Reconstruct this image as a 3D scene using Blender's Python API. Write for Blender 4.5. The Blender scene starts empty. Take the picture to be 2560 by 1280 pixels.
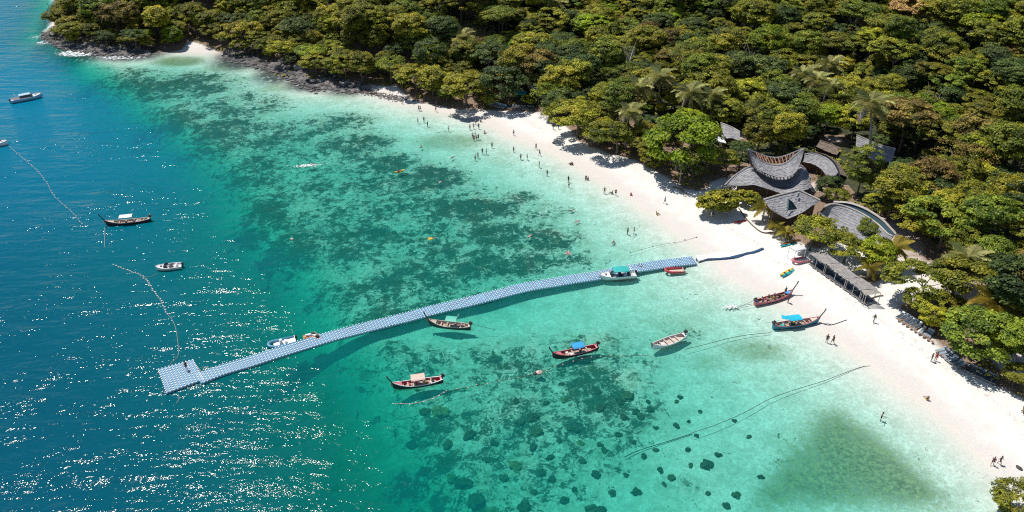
import bpy, bmesh, math, random
import numpy as np
from mathutils import Vector, Matrix, Euler
R = random.Random(7)
rng = np.random.default_rng(11)
scene = bpy.context.scene
COL = scene.collection

# ---------------------------------------------------------------- camera, sky, sun, exposure
CAM_H = 80.0
PITCH = math.radians(32.0)
FPX = 1828.0                                   # focal length in photo pixels (2560 wide)
cd = bpy.data.cameras.new('camera'); cam = bpy.data.objects.new('camera', cd); COL.objects.link(cam)
cd.sensor_width = 36.0; cd.lens = FPX / 2560 * 36.0; cd.clip_end = 20000; cd.clip_start = 1.0
cam.location = (0, 0, CAM_H); cam.rotation_euler = (math.pi / 2 - PITCH, 0, 0)
scene.camera = cam

SUN_EL = math.radians(64); SUN_H = Vector((-0.78, 0.62, 0)).normalized()
SUN = Vector((SUN_H.x * math.cos(SUN_EL), SUN_H.y * math.cos(SUN_EL), math.sin(SUN_EL)))
world = bpy.data.worlds.new("World"); scene.world = world; world.use_nodes = True
wn = world.node_tree; bg = wn.nodes['Background']
sky = wn.nodes.new('ShaderNodeTexSky'); sky.sky_type = 'NISHITA'; sky.sun_disc = False
sky.sun_elevation = SUN_EL; sky.sun_rotation = math.atan2(SUN.x, SUN.y)
sky.air_density = 1.0; sky.dust_density = 0.2; sky.ozone_density = 1.5
wn.links.new(sky.outputs[0], bg.inputs[0]); bg.inputs[1].default_value = 0.085
sd = bpy.data.lights.new('sun', 'SUN'); sd.energy = 4.6; sd.angle = math.radians(0.53); sd.color = (1.0, 0.955, 0.88)
so = bpy.data.objects.new('sun', sd); COL.objects.link(so)
so.rotation_euler = SUN.to_track_quat('Z', 'Y').to_euler(); so.location = (0, 0, 200)
vs = scene.view_settings
vs.view_transform = 'Standard'; vs.look = 'None'; vs.gamma = 1.0; vs.use_curve_mapping = False; vs.exposure = 0.0
scene.cycles.max_bounces = 8; scene.cycles.transparent_max_bounces = 12
scene.cycles.diffuse_bounces = 2; scene.cycles.glossy_bounces = 2
scene.cycles.use_denoising = False
scene.render.film_transparent = False
scene.cycles.pixel_filter_type = 'BLACKMAN_HARRIS'; scene.cycles.filter_width = 1.1
scene.cycles.sample_clamp_indirect = 3.0; scene.cycles.sample_clamp_direct = 0.0

# ---------------------------------------------------------------- photo pixel -> place
CP, SP = math.cos(PITCH), math.sin(PITCH)
def ray(px, py):
    u = (px - 1280) / FPX; v = (640 - py) / FPX
    return u, CP + v * SP, -SP + v * CP
def at(px, py, z=0.0):
    dx, dy, dz = ray(px, py); t = (z - CAM_H) / dz
    return Vector((dx * t, dy * t, z))
def atY(px, py, Y):
    dx, dy, dz = ray(px, py); t = Y / dy
    return Vector((dx * t, Y, CAM_H + dz * t))
def proj(p):
    x, y, z = p[0], p[1], p[2] - CAM_H
    zc = y * CP - z * SP; yc = y * SP + z * CP
    return 1280 + FPX * x / zc, 640 - FPX * yc / zc, zc

# ---------------------------------------------------------------- shore, terrain
def at_np(pts, z=0.0): return np.array([at(a, b, z)[:2] for a, b in pts])
SHORE_PX = [(2600,1280),(2545,1222),(2507,1185),(2457,1135),(2395,1065),(2320,1010),(2247,957),(2170,895),(2070,825),
 (1982,760),(1920,727),(1860,700),(1817,682),(1790,640),(1740,602),(1700,578),(1642,537),(1580,492),(1480,430),(1430,402),(1355,365),
 (1280,340),(1215,304),(1127,282),(1015,257),(952,237),(890,225),(790,218),(740,197),(690,172),(640,155),(575,140),
 (537,130),(450,129),(375,128),(362,136),(275,136),(187,126),(137,111),(106,96),(112,80),(128,62),(131,30),(134,0)]
shore = at_np(SHORE_PX)
tip = shore[-1]; dirb = shore[-1] - shore[-2]; dirb /= np.linalg.norm(dirb)
LAND = np.vstack([[(1200, -400)], [(shore[0] + (shore[0] - shore[4]) / np.linalg.norm(shore[0] - shore[4]) * 160)], shore,
                  [tip + dirb * 120, tip + dirb * 500 + np.array([150, 0]), (1500, 1400)]])
DEEP_PX = [(190,146),(290,235),(380,300),(470,370),(540,450),(590,560),(690,660),(745,760),(800,850),(880,930),(930,1010),(960,1110),(1010,1200),(1080,1290)]
deepl = at_np(DEEP_PX)
dd = deepl[-1] - deepl[-3]; dd /= np.linalg.norm(dd)
DEEP = np.vstack([[(-1500, 1400)], [tip + dirb * 500 + np.array([100, 0])], [tip + dirb * 60], [shore[-4]], [shore[-5]], deepl, [deepl[-1] + dd * 60], [(-1500, -400)]])

def sdist(P, poly):
    """signed distance, positive inside"""
    P = np.asarray(P, dtype=np.float64); d2 = np.full(len(P), 1e18); ins = np.zeros(len(P), bool)
    n = len(poly)
    for i in range(n):
        a = poly[i]; b = poly[(i + 1) % n]; e = b - a; w = P - a
        t = np.clip((w @ e) / (e @ e + 1e-12), 0, 1)
        q = w - t[:, None] * e; d2 = np.minimum(d2, (q * q).sum(1))
        c = ((a[1] <= P[:, 1]) & (b[1] > P[:, 1])) | ((b[1] <= P[:, 1]) & (a[1] > P[:, 1]))
        with np.errstate(divide='ignore', invalid='ignore'):
            xi = a[0] + (P[:, 1] - a[1]) / (b[1] - a[1]) * e[0]
        ins ^= c & (P[:, 0] < xi)
    return np.where(ins, 1, -1) * np.sqrt(d2)

_perm = rng.random((256, 256))
def vnoise(x, y):
    xi = np.floor(x).astype(int); yi = np.floor(y).astype(int); fx = x - xi; fy = y - yi
    fx = fx * fx * (3 - 2 * fx); fy = fy * fy * (3 - 2 * fy)
    g = lambda i, j: _perm[i & 255, j & 255]
    return (g(xi, yi) * (1 - fx) + g(xi + 1, yi) * fx) * (1 - fy) + (g(xi, yi + 1) * (1 - fx) + g(xi + 1, yi + 1) * fx) * fy
def fbm(x, y, o=4):
    s = 0; a = .5; t = 0
    for k in range(o):
        s = s + a * vnoise(x * 2 ** k + 17 * k, y * 2 ** k + 31 * k); t += a; a *= .5
    return s / t
def sm(a, b, x): t = np.clip((x - a) / (b - a), 0, 1); return t * t * (3 - 2 * t)

REEF = [ # px, py, rx, ry, strength : coral cover seen through the water
 (300,200,120,34,.8),(460,215,150,40,.8),(600,255,130,36,.75),(440,290,110,45,.7),(560,330,120,55,.85),(700,330,120,45,.8),(830,300,110,26,.6),
 (880,350,110,32,.75),(960,400,95,32,.75),(640,420,110,55,.75),(1080,440,95,40,.85),(1130,480,60,26,.6),(900,495,70,24,.5),(760,470,60,30,.5),
 (650,520,70,70,.8),(720,620,90,70,.95),(810,520,80,40,.6),(870,620,90,45,.75),(930,560,80,35,.6),(1040,530,80,28,.6),(1180,520,110,36,.85),
 (1290,490,70,22,.6),(1380,520,60,20,.55),(1100,590,90,32,.7),(1240,580,100,36,.85),(1380,590,90,32,.9),(1440,640,55,26,.85),(1330,650,95,32,.9),
 (1200,660,90,36,.75),(1060,680,90,40,.65),(960,680,80,40,.7),(850,720,100,50,.9),(960,770,90,40,.8),(1080,740,70,32,.65),(1200,730,60,20,.55),
 (860,880,60,20,.5),(960,870,90,32,.6),(1060,880,100,32,.62),(1290,870,60,20,.5),(1430,845,80,26,.62),(1540,840,60,22,.6),(1350,900,55,20,.5),
 (1600,900,50,14,.5),(1720,830,50,16,.4),(1560,955,50,14,.45),(1620,1000,45,32,.55),(1500,1030,60,28,.5),(1330,1050,60,50,.7),(1010,960,60,32,.7),
 (1140,980,80,30,.6),(1050,1060,110,50,.92),(1180,1050,80,40,.6),(1120,1130,100,40,.7),(1000,1170,60,40,.65),(1130,1230,90,50,.75),(1210,1270,90,40,.7),
 (1290,1160,60,40,.6),(1420,1200,80,36,.5),(1330,1260,60,32,.6),(1230,960,80,32,.45),(1400,1110,90,40,.48),(1550,1150,80,40,.42),(1700,1200,80,40,.3)]
GRASS = [(1130,350,110,22,.55),(1250,400,60,16,.35),(1890,870,100,34,.55),(1780,900,70,26,.4),(1690,800,80,36,.4),(450,150,70,14,.8),(560,165,60,12,.5),(700,215,60,14,.5),(850,240,60,10,.4)]
def field(P, lst, lo=.55):
    out = np.zeros(len(P))
    for (px, py, rx, ry, s) in lst:
        c = at(px, py); ex = abs(at(px + rx, py).x - c.x); ey = abs(at(px, py - ry).y - at(px, py + ry).y) / 2
        q = ((P[:, 0] - c.x) / ex) ** 2 + ((P[:, 1] - c.y) / ey) ** 2
        out = np.maximum(out, s * (1 - sm(lo, 1.5, np.sqrt(q))))
    return out

def height(P):
    P = np.asarray(P, float)
    d = sdist(P, LAND); d = d + (fbm(P[:, 0] / 9, P[:, 1] / 9) - .5) * 2.2
    X = P[:, 0]
    F = 14 + 75 * sm(-35, 45, X); S = .42 - .12 * sm(-20, 60, X)
    beach = np.minimum(d * .075, 1.9 + .012 * (d - 25))
    beach = np.where(d < 25, np.minimum(d * .075, 1.9), 1.9 + .012 * (d - 25))
    hill = S * np.maximum(0, d - F) + (fbm(X / 38, P[:, 1] / 38) - .5) * 12 * sm(0, 30, d - F)
    rocky = sm(0, -70, X) * sm(1, 10, d) * 1.2
    land = beach + np.where(hill > 0, 62 * (1 - np.exp(-hill / 62)), hill) + rocky
    ds = np.maximum(-d, 0); e = sdist(P, DEEP)
    depth = 1.9 * (1 - np.exp(-(ds / 46) ** 1.25)) + .014 * ds * np.exp(-ds / 30) + (9.5 * (1 - np.exp(-(np.maximum(e + 9, 0) / 32) ** 1.3)) + .07 * np.maximum(e, 0)) * sm(0, 18 - 14.5 * sm(-150, -178, X), ds)
    depth = np.minimum(depth, 20) + (fbm(X / 14, P[:, 1] / 14) - .5) * .8 * sm(15, 60, ds)
    depth = np.maximum(depth, np.minimum(ds * .012, 1.5))
    return np.where(d >= 0, land, -depth), d, e

def axis(lo, hi, step, far, k=1.35):
    a = list(np.arange(lo, hi + 1e-6, step)); s = step
    while a[-1] < far: s *= k; a.append(a[-1] + s)
    s = step
    while a[0] > -far: s *= k; a.insert(0, a[0] - s)
    return np.array(a)
gx = axis(-250, 270, 1.5, 6000); gy = axis(50, 430, 1.5, 6000)
GX, GY = np.meshgrid(gx, gy); GP = np.stack([GX.ravel(), GY.ravel()], 1)
GZ, GD, GE = height(GP)
GZ = np.where((np.abs(GP[:, 0]) > 1200) & (GD > 0), np.minimum(GZ, 62), GZ)
reef = np.clip(field(GP, REEF, .35) * 1.12, 0, 1); grass = field(GP, GRASS, .4)
_g = sdist(GP, at_np([(1960,1040),(2010,992),(2110,985),(2180,1035),(2265,1098),(2345,1165),(2410,1225),(2470,1300),(1820,1300),(1860,1180)]))
grass = np.maximum(grass, sm(-2.5, 6, _g) * (.55 + .45 * sm(0, 14, _g)) * (.80 + .70 * fbm(GP[:, 0] / 11, GP[:, 1] / 11, 3)) * (.70 + .30 * sm(18, 34, GP[:, 0])))
grass = np.clip(grass, 0, 1)
for _pl, _s in (([(230,160),(420,168),(560,215),(720,285),(900,290),(1010,370),(1180,430),(1400,530),(1500,640),(1340,700),(1100,760),(900,850),(800,850),(700,660),(590,560),(540,450),(380,300),(260,215)], .60),
                ([(820,870),(1000,850),(1300,840),(1620,820),(1660,960),(1660,1060),(1560,1130),(1480,1290),(1050,1290),(940,1060),(860,930)], .66)):
    reef = np.maximum(reef, _s * sm(-6, 9, sdist(GP, at_np(_pl))))
reef = np.clip(reef * (.34 + 1.30 * fbm(GP[:, 0] / 17 + 3, GP[:, 1] / 17, 3)), 0, 1)
reefn = fbm(GP[:, 0] / 1.9, GP[:, 1] / 1.9, 3)
GZ = np.where(GD < -2, GZ + np.clip(reef * (reefn - .42) * 1.6, 0, .7) * sm(.3, 1.2, -GZ), GZ)
ZG = GZ.reshape(GX.shape); DG = GD.reshape(GX.shape)
def bil(A, x, y):
    i = int(np.clip(np.searchsorted(gx, x) - 1, 0, len(gx) - 2)); j = int(np.clip(np.searchsorted(gy, y) - 1, 0, len(gy) - 2))
    fx = (x - gx[i]) / (gx[i + 1] - gx[i]); fy = (y - gy[j]) / (gy[j + 1] - gy[j])
    return float((A[j, i] * (1 - fx) + A[j, i + 1] * fx) * (1 - fy) + (A[j + 1, i] * (1 - fx) + A[j + 1, i + 1] * fx) * fy)
def gz(x, y): return bil(ZG, x, y)
def hit(px, py, up=0.0):
    """ground point (plus up metres) under a photo pixel"""
    dx, dy, dz = ray(px, py); t = 60.0
    while t < 900:
        z = CAM_H + dz * t
        if z <= gz(dx * t, dy * t) + up: break
        t += 1.0
    return Vector((dx * t, dy * t, gz(dx * t, dy * t)))

# ---------------------------------------------------------------- material helpers
def newmat(name):
    m = bpy.data.materials.new(name); m.use_nodes = True
    nt = m.node_tree; b = nt.nodes.get('Principled BSDF'); return m, nt, b
def N(nt, t, **kw):
    n = nt.nodes.new(t)
    for k, v in kw.items():
        if k.startswith('i_'):
            key = k[2:]; key = int(key) if key.isdigit() else key.replace('_', ' ')
            n.inputs[key].default_value = v
        else: setattr(n, k, v)
    return n
def L(nt, a, b): nt.links.new(a, b)
def math_(nt, op, a, b=None, clamp=False):
    n = nt.nodes.new('ShaderNodeMath'); n.operation = op; n.use_clamp = clamp
    for i, v in enumerate((a, b)):
        if v is None: continue
        if isinstance(v, (int, float)): n.inputs[i].default_value = v
        else: nt.links.new(v, n.inputs[i])
    return n.outputs[0]
def mixc(nt, f, a, b, mode='MIX'):
    n = nt.nodes.new('ShaderNodeMix'); n.data_type = 'RGBA'; n.blend_type = mode; n.clamp_factor = True
    for i, v in ((0, f), (6, a), (7, b)):
        if isinstance(v, (int, float)): n.inputs[i].default_value = v
        elif isinstance(v, tuple): n.inputs[i].default_value = (*v, 1) if len(v) == 3 else v
        else: nt.links.new(v, n.inputs[i])
    return n.outputs[2]
def ramp(nt, v, a, b):
    n = nt.nodes.new('ShaderNodeMapRange'); n.interpolation_type = 'SMOOTHSTEP'
    n.inputs['From Min'].default_value = a; n.inputs['From Max'].default_value = b
    nt.links.new(v, n.inputs['Value']); return n.outputs[0]
def noise(nt, vec, scale, detail=3, rough=.55):
    n = N(nt, 'ShaderNodeTexNoise'); n.inputs['Scale'].default_value = scale; n.inputs['Detail'].default_value = detail
    n.inputs['Roughness'].default_value = rough
    if vec is not None: nt.links.new(vec, n.inputs['Vector'])
    return n.outputs[0]
def attr(nt, name): n = N(nt, 'ShaderNodeAttribute', attribute_name=name); return n.outputs['Fac']
def objpos(nt): return N(nt, 'ShaderNodeNewGeometry').outputs['Position']
_mc = {}
def plain(name, col, rough=.6, var=.25, scale=3.0, metal=0.0, spec=.5, bump=0.0):
    if name in _mc: return _mc[name]
    m, nt, b = newmat(name)
    tc = N(nt, 'ShaderNodeTexCoord').outputs['Object']
    f = ramp(nt, noise(nt, tc, scale, 5, .65), .3, .7)
    dark = tuple(c * (1 - var) for c in col); lite = tuple(min(1, c * (1 + var * .6)) for c in col)
    L(nt, mixc(nt, f, dark, lite), b.inputs['Base Color'])
    b.inputs['Roughness'].default_value = rough; b.inputs['Metallic'].default_value = metal
    b.inputs['Specular IOR Level'].default_value = spec
    if bump:
        bp = N(nt, 'ShaderNodeBump'); bp.inputs['Distance'].default_value = bump
        L(nt, noise(nt, tc, scale * 4, 3), bp.inputs['Height']); L(nt, bp.outputs[0], b.inputs['Normal'])
    _mc[name] = m; return m

# ---------------------------------------------------------------- object helpers
def tag(o, label=None, cat=None, group=None, kind=None):
    if label: o['label'] = label
    if cat: o['category'] = cat
    if group: o['group'] = group
    if kind: o['kind'] = kind
    return o
def root(name, loc, rz=0.0, label=None, cat=None, group=None):
    o = bpy.data.objects.new(name, None); COL.objects.link(o); o.location = loc; o.rotation_euler = (0, 0, rz)
    o.empty_display_size = .3
    return tag(o, label, cat, group)
def linkmesh(name, me, parent=None, mat=None):
    o = bpy.data.objects.new(name, me); COL.objects.link(o)
    if parent: o.parent = parent
    if mat is not None and not me.materials: me.materials.append(mat)
    return o
def copy_tree(o, parent=None):
    c = o.copy(); COL.objects.link(c)
    if parent: c.parent = parent
    for ch in list(o.children): copy_tree(ch, c)
    return c
class MB:
    def __init__(s): s.v = []; s.f = []
    def add(s, vs, fs):
        k = len(s.v); s.v += [tuple(v) for v in vs]; s.f += [tuple(i + k for i in f) for f in fs]; return s
    def box(s, c, size, rz=0.0, M=None, taper=1.0):
        hx, hy, hz = [q / 2 for q in size]; out = []
        for z in (-hz, hz):
            t = taper if z > 0 else 1
            for x, y in ((-hx, -hy), (hx, -hy), (hx, hy), (-hx, hy)):
                p = Vector((x * t, y * t, z))
                if rz: p.rotate(Euler((0, 0, rz)))
                if M: p = M @ p
                out.append(p + Vector(c))
        return s.add(out, [(3,2,1,0),(4,5,6,7),(0,1,5,4),(1,2,6,5),(2,3,7,6),(3,0,4,7)])
    def tube(s, pts, rad, n=6, cap=True):
        pts = [Vector(p) for p in pts]; m = len(pts); rad = rad if isinstance(rad, (list, tuple)) else [rad] * m
        vs = []; fs = []; up0 = None
        for i, p in enumerate(pts):
            d = (pts[min(i + 1, m - 1)] - pts[max(i - 1, 0)])
            d = d.normalized() if d.length > 1e-9 else Vector((0, 0, 1))
            a = d.orthogonal().normalized() if up0 is None else (up0 - d * up0.dot(d)).normalized()
            up0 = a; b = d.cross(a)
            for k in range(n):
                w = 2 * math.pi * k / n; vs.append(p + (a * math.cos(w) + b * math.sin(w)) * rad[i])
        for i in range(m - 1):
            for k in range(n):
                fs.append((i * n + k, i * n + (k + 1) % n, (i + 1) * n + (k + 1) % n, (i + 1) * n + k))
        if cap: fs.append(tuple(reversed(range(n)))); fs.append(tuple(range((m - 1) * n, m * n)))
        return s.add(vs, fs)
    def grid(s, rows, closed=False):
        n = len(rows[0]); vs = [p for r in rows for p in r]; fs = []
        for i in range(len(rows) - 1):
            for k in range(n - (0 if closed else 1)):
                fs.append((i * n + k, i * n + (k + 1) % n, (i + 1) * n + (k + 1) % n, (i + 1) * n + k))
        return s.add(vs, fs)
    def slab(s, A, B, th):
        """thick sheet between polylines A and B"""
        A = [Vector(p) for p in A]; B = [Vector(p) for p in B]; d = Vector((0, 0, -th))
        n = len(A); rows = [A, B, [p + d for p in B], [p + d for p in A], A]; s.grid(rows)
        s.add([A[0], B[0], B[0] + d, A[0] + d], [(0, 1, 2, 3)]); return s.add([A[-1], B[-1], B[-1] + d, A[-1] + d], [(3, 2, 1, 0)])
    def ball(s, c, r, n=8, m=5, sq=(1, 1, 1)):
        vs = [Vector(c) + Vector((0, 0, -r * sq[2]))]; fs = []
        for i in range(1, m):
            a = -math.pi / 2 + math.pi * i / m
            for k in range(n):
                w = 2 * math.pi * k / n
                vs.append(Vector(c) + Vector((r * sq[0] * math.cos(a) * math.cos(w), r * sq[1] * math.cos(a) * math.sin(w), r * sq[2] * math.sin(a))))
        vs.append(Vector(c) + Vector((0, 0, r * sq[2]))); t = len(vs) - 1
        for k in range(n):
            fs.append((0, 1 + (k + 1) % n, 1 + k)); fs.append((t, t - n + k, t - n + (k + 1) % n))
        for i in range(m - 2):
            for k in range(n):
                fs.append((1 + i * n + k, 1 + i * n + (k + 1) % n, 1 + (i + 1) * n + (k + 1) % n, 1 + (i + 1) * n + k))
        return s.add(vs, fs)
    def build(s, name, mat=None, parent=None, smooth=False, off=None):
        me = bpy.data.meshes.new(name)
        vs_ = s.v if off is None else [(a - off[0], b - off[1], c - off[2]) for a, b, c in s.v]
        me.from_pydata(vs_, [], s.f)
        if smooth: me.polygons.foreach_set('use_smooth', [True] * len(me.polygons))
        if mat is not None: me.materials.append(mat)
        bm = bmesh.new(); bm.from_mesh(me); bmesh.ops.recalc_face_normals(bm, faces=bm.faces); bm.to_mesh(me); bm.free()
        return linkmesh(name, me, parent)

# ---------------------------------------------------------------- ground sheet: seabed, beach, hillside
nx, ny = len(gx), len(gy)
idx = np.arange(nx * ny).reshape(ny, nx)
quads = np.stack([idx[:-1, :-1], idx[:-1, 1:], idx[1:, 1:], idx[1:, :-1]], -1).reshape(-1, 4)
def sheet(name, zcol, sel, attrs, mat, kind='structure', smooth=True):
    q = quads[sel]; used = np.unique(q); mp = np.full(nx * ny, -1); mp[used] = np.arange(len(used))
    me = bpy.data.meshes.new(name); me.vertices.add(len(used))
    co = np.stack([GP[used, 0], GP[used, 1], zcol[used]], 1).astype(np.float32); me.vertices.foreach_set('co', co.ravel())
    q2 = mp[q]; me.loops.add(q2.size); me.loops.foreach_set('vertex_index', q2.ravel().astype(np.int32))
    me.polygons.add(len(q2)); me.polygons.foreach_set('loop_start', np.arange(0, q2.size, 4, dtype=np.int32))
    me.polygons.foreach_set('use_smooth', np.full(len(q2), smooth)); me.update(calc_edges=True)
    for an, av in attrs.items():
        a = me.attributes.new(an, 'FLOAT', 'POINT'); a.data.foreach_set('value', av[used].astype(np.float32))
    me.materials.append(mat); o = linkmesh(name, me); tag(o, kind=kind); return o

def shore_mat():
    m, nt, b = newmat('seabed_and_sand'); P = objpos(nt)
    rf = attr(nt, 'reef'); gr = attr(nt, 'grass')
    warp = N(nt, 'ShaderNodeVectorMath', operation='SCALE'); nn = N(nt, 'ShaderNodeTexNoise'); nn.inputs['Scale'].default_value = .35; nn.inputs['Detail'].default_value = 3
    L(nt, P, nn.inputs['Vector']); L(nt, nn.outputs['Color'], warp.inputs[0]); warp.inputs['Scale'].default_value = 4.0
    ad = N(nt, 'ShaderNodeVectorMath', operation='ADD'); L(nt, P, ad.inputs[0]); L(nt, warp.outputs[0], ad.inputs[1]); W = ad.outputs[0]
    big = noise(nt, W, .16, 6, .62); mid = noise(nt, W, .55, 5, .65); fine = noise(nt, P, 2.6, 5, .7)
    s = math_(nt, 'ADD', math_(nt, 'MULTIPLY', big, .30), math_(nt, 'ADD', math_(nt, 'MULTIPLY', mid, .40), math_(nt, 'MULTIPLY', fine, .30)))
    thr = math_(nt, 'SUBTRACT', .605, math_(nt, 'MULTIPLY', rf, .150))
    mask = ramp(nt, math_(nt, 'SUBTRACT', s, thr), -.018, .035)
    # scattered small coral lumps
    vo = N(nt, 'ShaderNodeTexVoronoi'); vo.inputs['Scale'].default_value = .42; L(nt, W, vo.inputs['Vector'])
    sp = math_(nt, 'MULTIPLY', ramp(nt, math_(nt, 'ADD', vo.outputs['Distance'], math_(nt, 'MULTIPLY', fine, .6)), .56, .42), ramp(nt, rf, .12, .4))
    mask = math_(nt, 'MAXIMUM', mask, math_(nt, 'MULTIPLY', sp, .8))
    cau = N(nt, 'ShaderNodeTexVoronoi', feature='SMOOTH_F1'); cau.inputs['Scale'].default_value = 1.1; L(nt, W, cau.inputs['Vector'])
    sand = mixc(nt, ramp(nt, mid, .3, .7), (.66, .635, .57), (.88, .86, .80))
    sand = mixc(nt, ramp(nt, cau.outputs['Distance'], .25, .75), sand, mixc(nt, .3, sand, (1, 1, .96)))  # web of caustic light painted into the sand colour
    rip = noise(nt, P, 1.7, 4, .75)
    sand = mixc(nt, math_(nt, 'MULTIPLY', ramp(nt, rip, .40, .60), .50), sand, (.50, .49, .43))
    sand = mixc(nt, math_(nt, 'MULTIPLY', ramp(nt, noise(nt, W, .22, 6, .7), .46, .62), .40), sand, (.42, .46, .36))
    rub = noise(nt, W, .85, 7, .82)
    sand = mixc(nt, math_(nt, 'MULTIPLY', ramp(nt, rub, .42, .62), math_(nt, 'MINIMUM', math_(nt, 'MULTIPLY', rf, 1.5), .7)), sand, (.16, .24, .14))
    coral = mixc(nt, ramp(nt, fine, .3, .72), (.010, .034, .032), (.10, .165, .11))
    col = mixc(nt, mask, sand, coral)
    gf = noise(nt, P, 1.5, 6, .8)
    gm = ramp(nt, math_(nt, 'ADD', math_(nt, 'MULTIPLY', gf, .95), math_(nt, 'ADD', math_(nt, 'MULTIPLY', mid, .40), math_(nt, 'MULTIPLY', gr, .62))), .78, 1.18)
    gcol = mixc(nt, ramp(nt, gf, .36, .62), (.055, .085, .03), (.36, .37, .19))
    col = mixc(nt, math_(nt, 'MULTIPLY', gm, .85), col, gcol)
    sea = col; seah = math_(nt, 'MULTIPLY', math_(nt, 'ADD', mask, fine), 3.0)
    d = attr(nt, 'shore')
    n1 = noise(nt, P, .5, 5, .6); n2 = noise(nt, P, 4, 4, .7); n0 = noise(nt, P, .07, 4, .6)
    dry = mixc(nt, ramp(nt, n1, .3, .7), (.73, .70, .655), (.80, .775, .735))
    dry = mixc(nt, math_(nt, 'MULTIPLY', ramp(nt, n2, .52, .72), .42), dry, (.60, .56, .50))
    dry = mixc(nt, math_(nt, 'MULTIPLY', ramp(nt, noise(nt, P, .18, 7, .75), .50, .64), .30), dry, (.60, .55, .49))
    dn = math_(nt, 'ADD', d, math_(nt, 'MULTIPLY', math_(nt, 'SUBTRACT', n1, .5), 3.0))
    dn = math_(nt, 'ADD', dn, math_(nt, 'MULTIPLY', math_(nt, 'SUBTRACT', n0, .5), 7.0))
    wet = mixc(nt, ramp(nt, n2, .35, .65), (.62, .575, .53), (.70, .655, .61))
    col = mixc(nt, ramp(nt, dn, .5, 6.5), wet, dry)
    col = mixc(nt, math_(nt, 'MULTIPLY', ramp(nt, attr(nt, 'inland'), 6, 22), .9), col, mixc(nt, ramp(nt, n1, .3, .7), (.36, .27, .235), (.56, .46, .41)))
    # drift line of weed and shell bits
    wr = math_(nt, 'MULTIPLY', math_(nt, 'MULTIPLY', ramp(nt, dn, 8.0, 9.2), ramp(nt, dn, 11, 9.8)), ramp(nt, noise(nt, P, 2.2, 5, .8), .52, .62))
    col = mixc(nt, math_(nt, 'MULTIPLY', wr, .62), col, (.36, .32, .29))
    # leaf litter and soil towards the trees
    soil = mixc(nt, ramp(nt, n2, .35, .65), (.16, .10, .07), (.36, .27, .20))
    lit = ramp(nt, math_(nt, 'ADD', attr(nt, 'litter'), math_(nt, 'MULTIPLY', math_(nt, 'SUBTRACT', noise(nt, P, .35, 6, .7), .5), .9)), .35, .75)
    col = mixc(nt, lit, col, soil)
    L(nt, col, b.inputs['Base Color'])
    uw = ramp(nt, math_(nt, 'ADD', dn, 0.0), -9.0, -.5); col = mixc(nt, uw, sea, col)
    rk = math_(nt, 'MULTIPLY', math_(nt, 'MAXIMUM', attr(nt, 'rocky'), attr(nt, 'rockshore')), ramp(nt, n1, .25, .5)); col = mixc(nt, rk, col, mixc(nt, n2, (.035, .034, .034), (.15, .14, .14))); L(nt, col, b.inputs['Base Color'])
    b.inputs['Roughness'].default_value = .92; b.inputs['Specular IOR Level'].default_value = .05
    bp = N(nt, 'ShaderNodeBump'); bp.inputs['Distance'].default_value = .12; bp.inputs['Strength'].default_value = .6
    hm = N(nt, 'ShaderNodeMix'); L(nt, uw, hm.inputs[0]); L(nt, seah, hm.inputs[2]); L(nt, math_(nt, 'ADD', n1, math_(nt, 'MULTIPLY', n2, .5)), hm.inputs[3]); L(nt, hm.outputs[0], bp.inputs['Height']); L(nt, bp.outputs[0], b.inputs['Normal']); return m
def hill_mat():
    m, nt, b = newmat('forest_floor'); P = objpos(nt)
    n1 = noise(nt, P, .5, 5, .7); n2 = noise(nt, P, 2.2, 4, .7)
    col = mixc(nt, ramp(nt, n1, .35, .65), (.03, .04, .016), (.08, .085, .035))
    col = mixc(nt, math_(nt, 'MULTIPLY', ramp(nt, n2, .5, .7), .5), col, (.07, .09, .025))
    op = attr(nt, 'open'); col = mixc(nt, ramp(nt, math_(nt, 'ADD', op, math_(nt, 'SUBTRACT', n1, .5)), .35, .7), col, mixc(nt, n2, (.20, .17, .07), (.42, .33, .15)))
    L(nt, col, b.inputs['Base Color']); b.inputs['Roughness'].default_value = .95
    bp = N(nt, 'ShaderNodeBump'); bp.inputs['Distance'].default_value = .5; L(nt, n2, bp.inputs['Height']); L(nt, bp.outputs[0], b.inputs['Normal']); return m

# forest edge (tree bases) and sandy clearings
VEG_PX = [(112,86),(150,104),(280,118),(350,122),(395,120),(450,116),(475,103),(520,112),(600,140),(670,165),(720,185),(800,200),(900,205),(985,212),(1020,238),(1070,250),
 (1130,262),(1240,268),(1345,278),(1400,300),(1440,345),(1510,375),(1580,395),(1640,425),(1700,465),(1760,480),(1870,490),(1895,560),(1960,592),(2010,612),(2060,640),
 (2110,675),(2200,725),(2240,765),(2330,850),(2400,915),(2480,955),(2570,1000),(2700,1080)]
veg = at_np(VEG_PX, 2.0)
vd = veg[-1] - veg[-3]; vd /= np.linalg.norm(vd)
VEG = np.vstack([veg, [veg[-1] + vd * 200], [(1500, 0)], [(1500, 1400)], [tip + dirb * 500 + np.array([160, 0])], [tip + dirb * 100 + np.array([4, 0])], [shore[-4] + np.array([3, 0])]])
SANDY = [(1850,500,95,50),(2160,640,120,40),(2290,680,90,40),(2240,720,60,30),(2050,470,26,16),(2340,700,70,40),(2100,540,40,20),(2540,900,50,60),(2500,780,50,50),(1840,336,26,14),(2085,352,24,10),(1930,520,80,50),
         (2240,590,60,50),(1830,470,60,30),(2440,740,60,50)]
GV = sdist(GP, VEG)
clear = np.zeros(len(GP))
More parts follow.
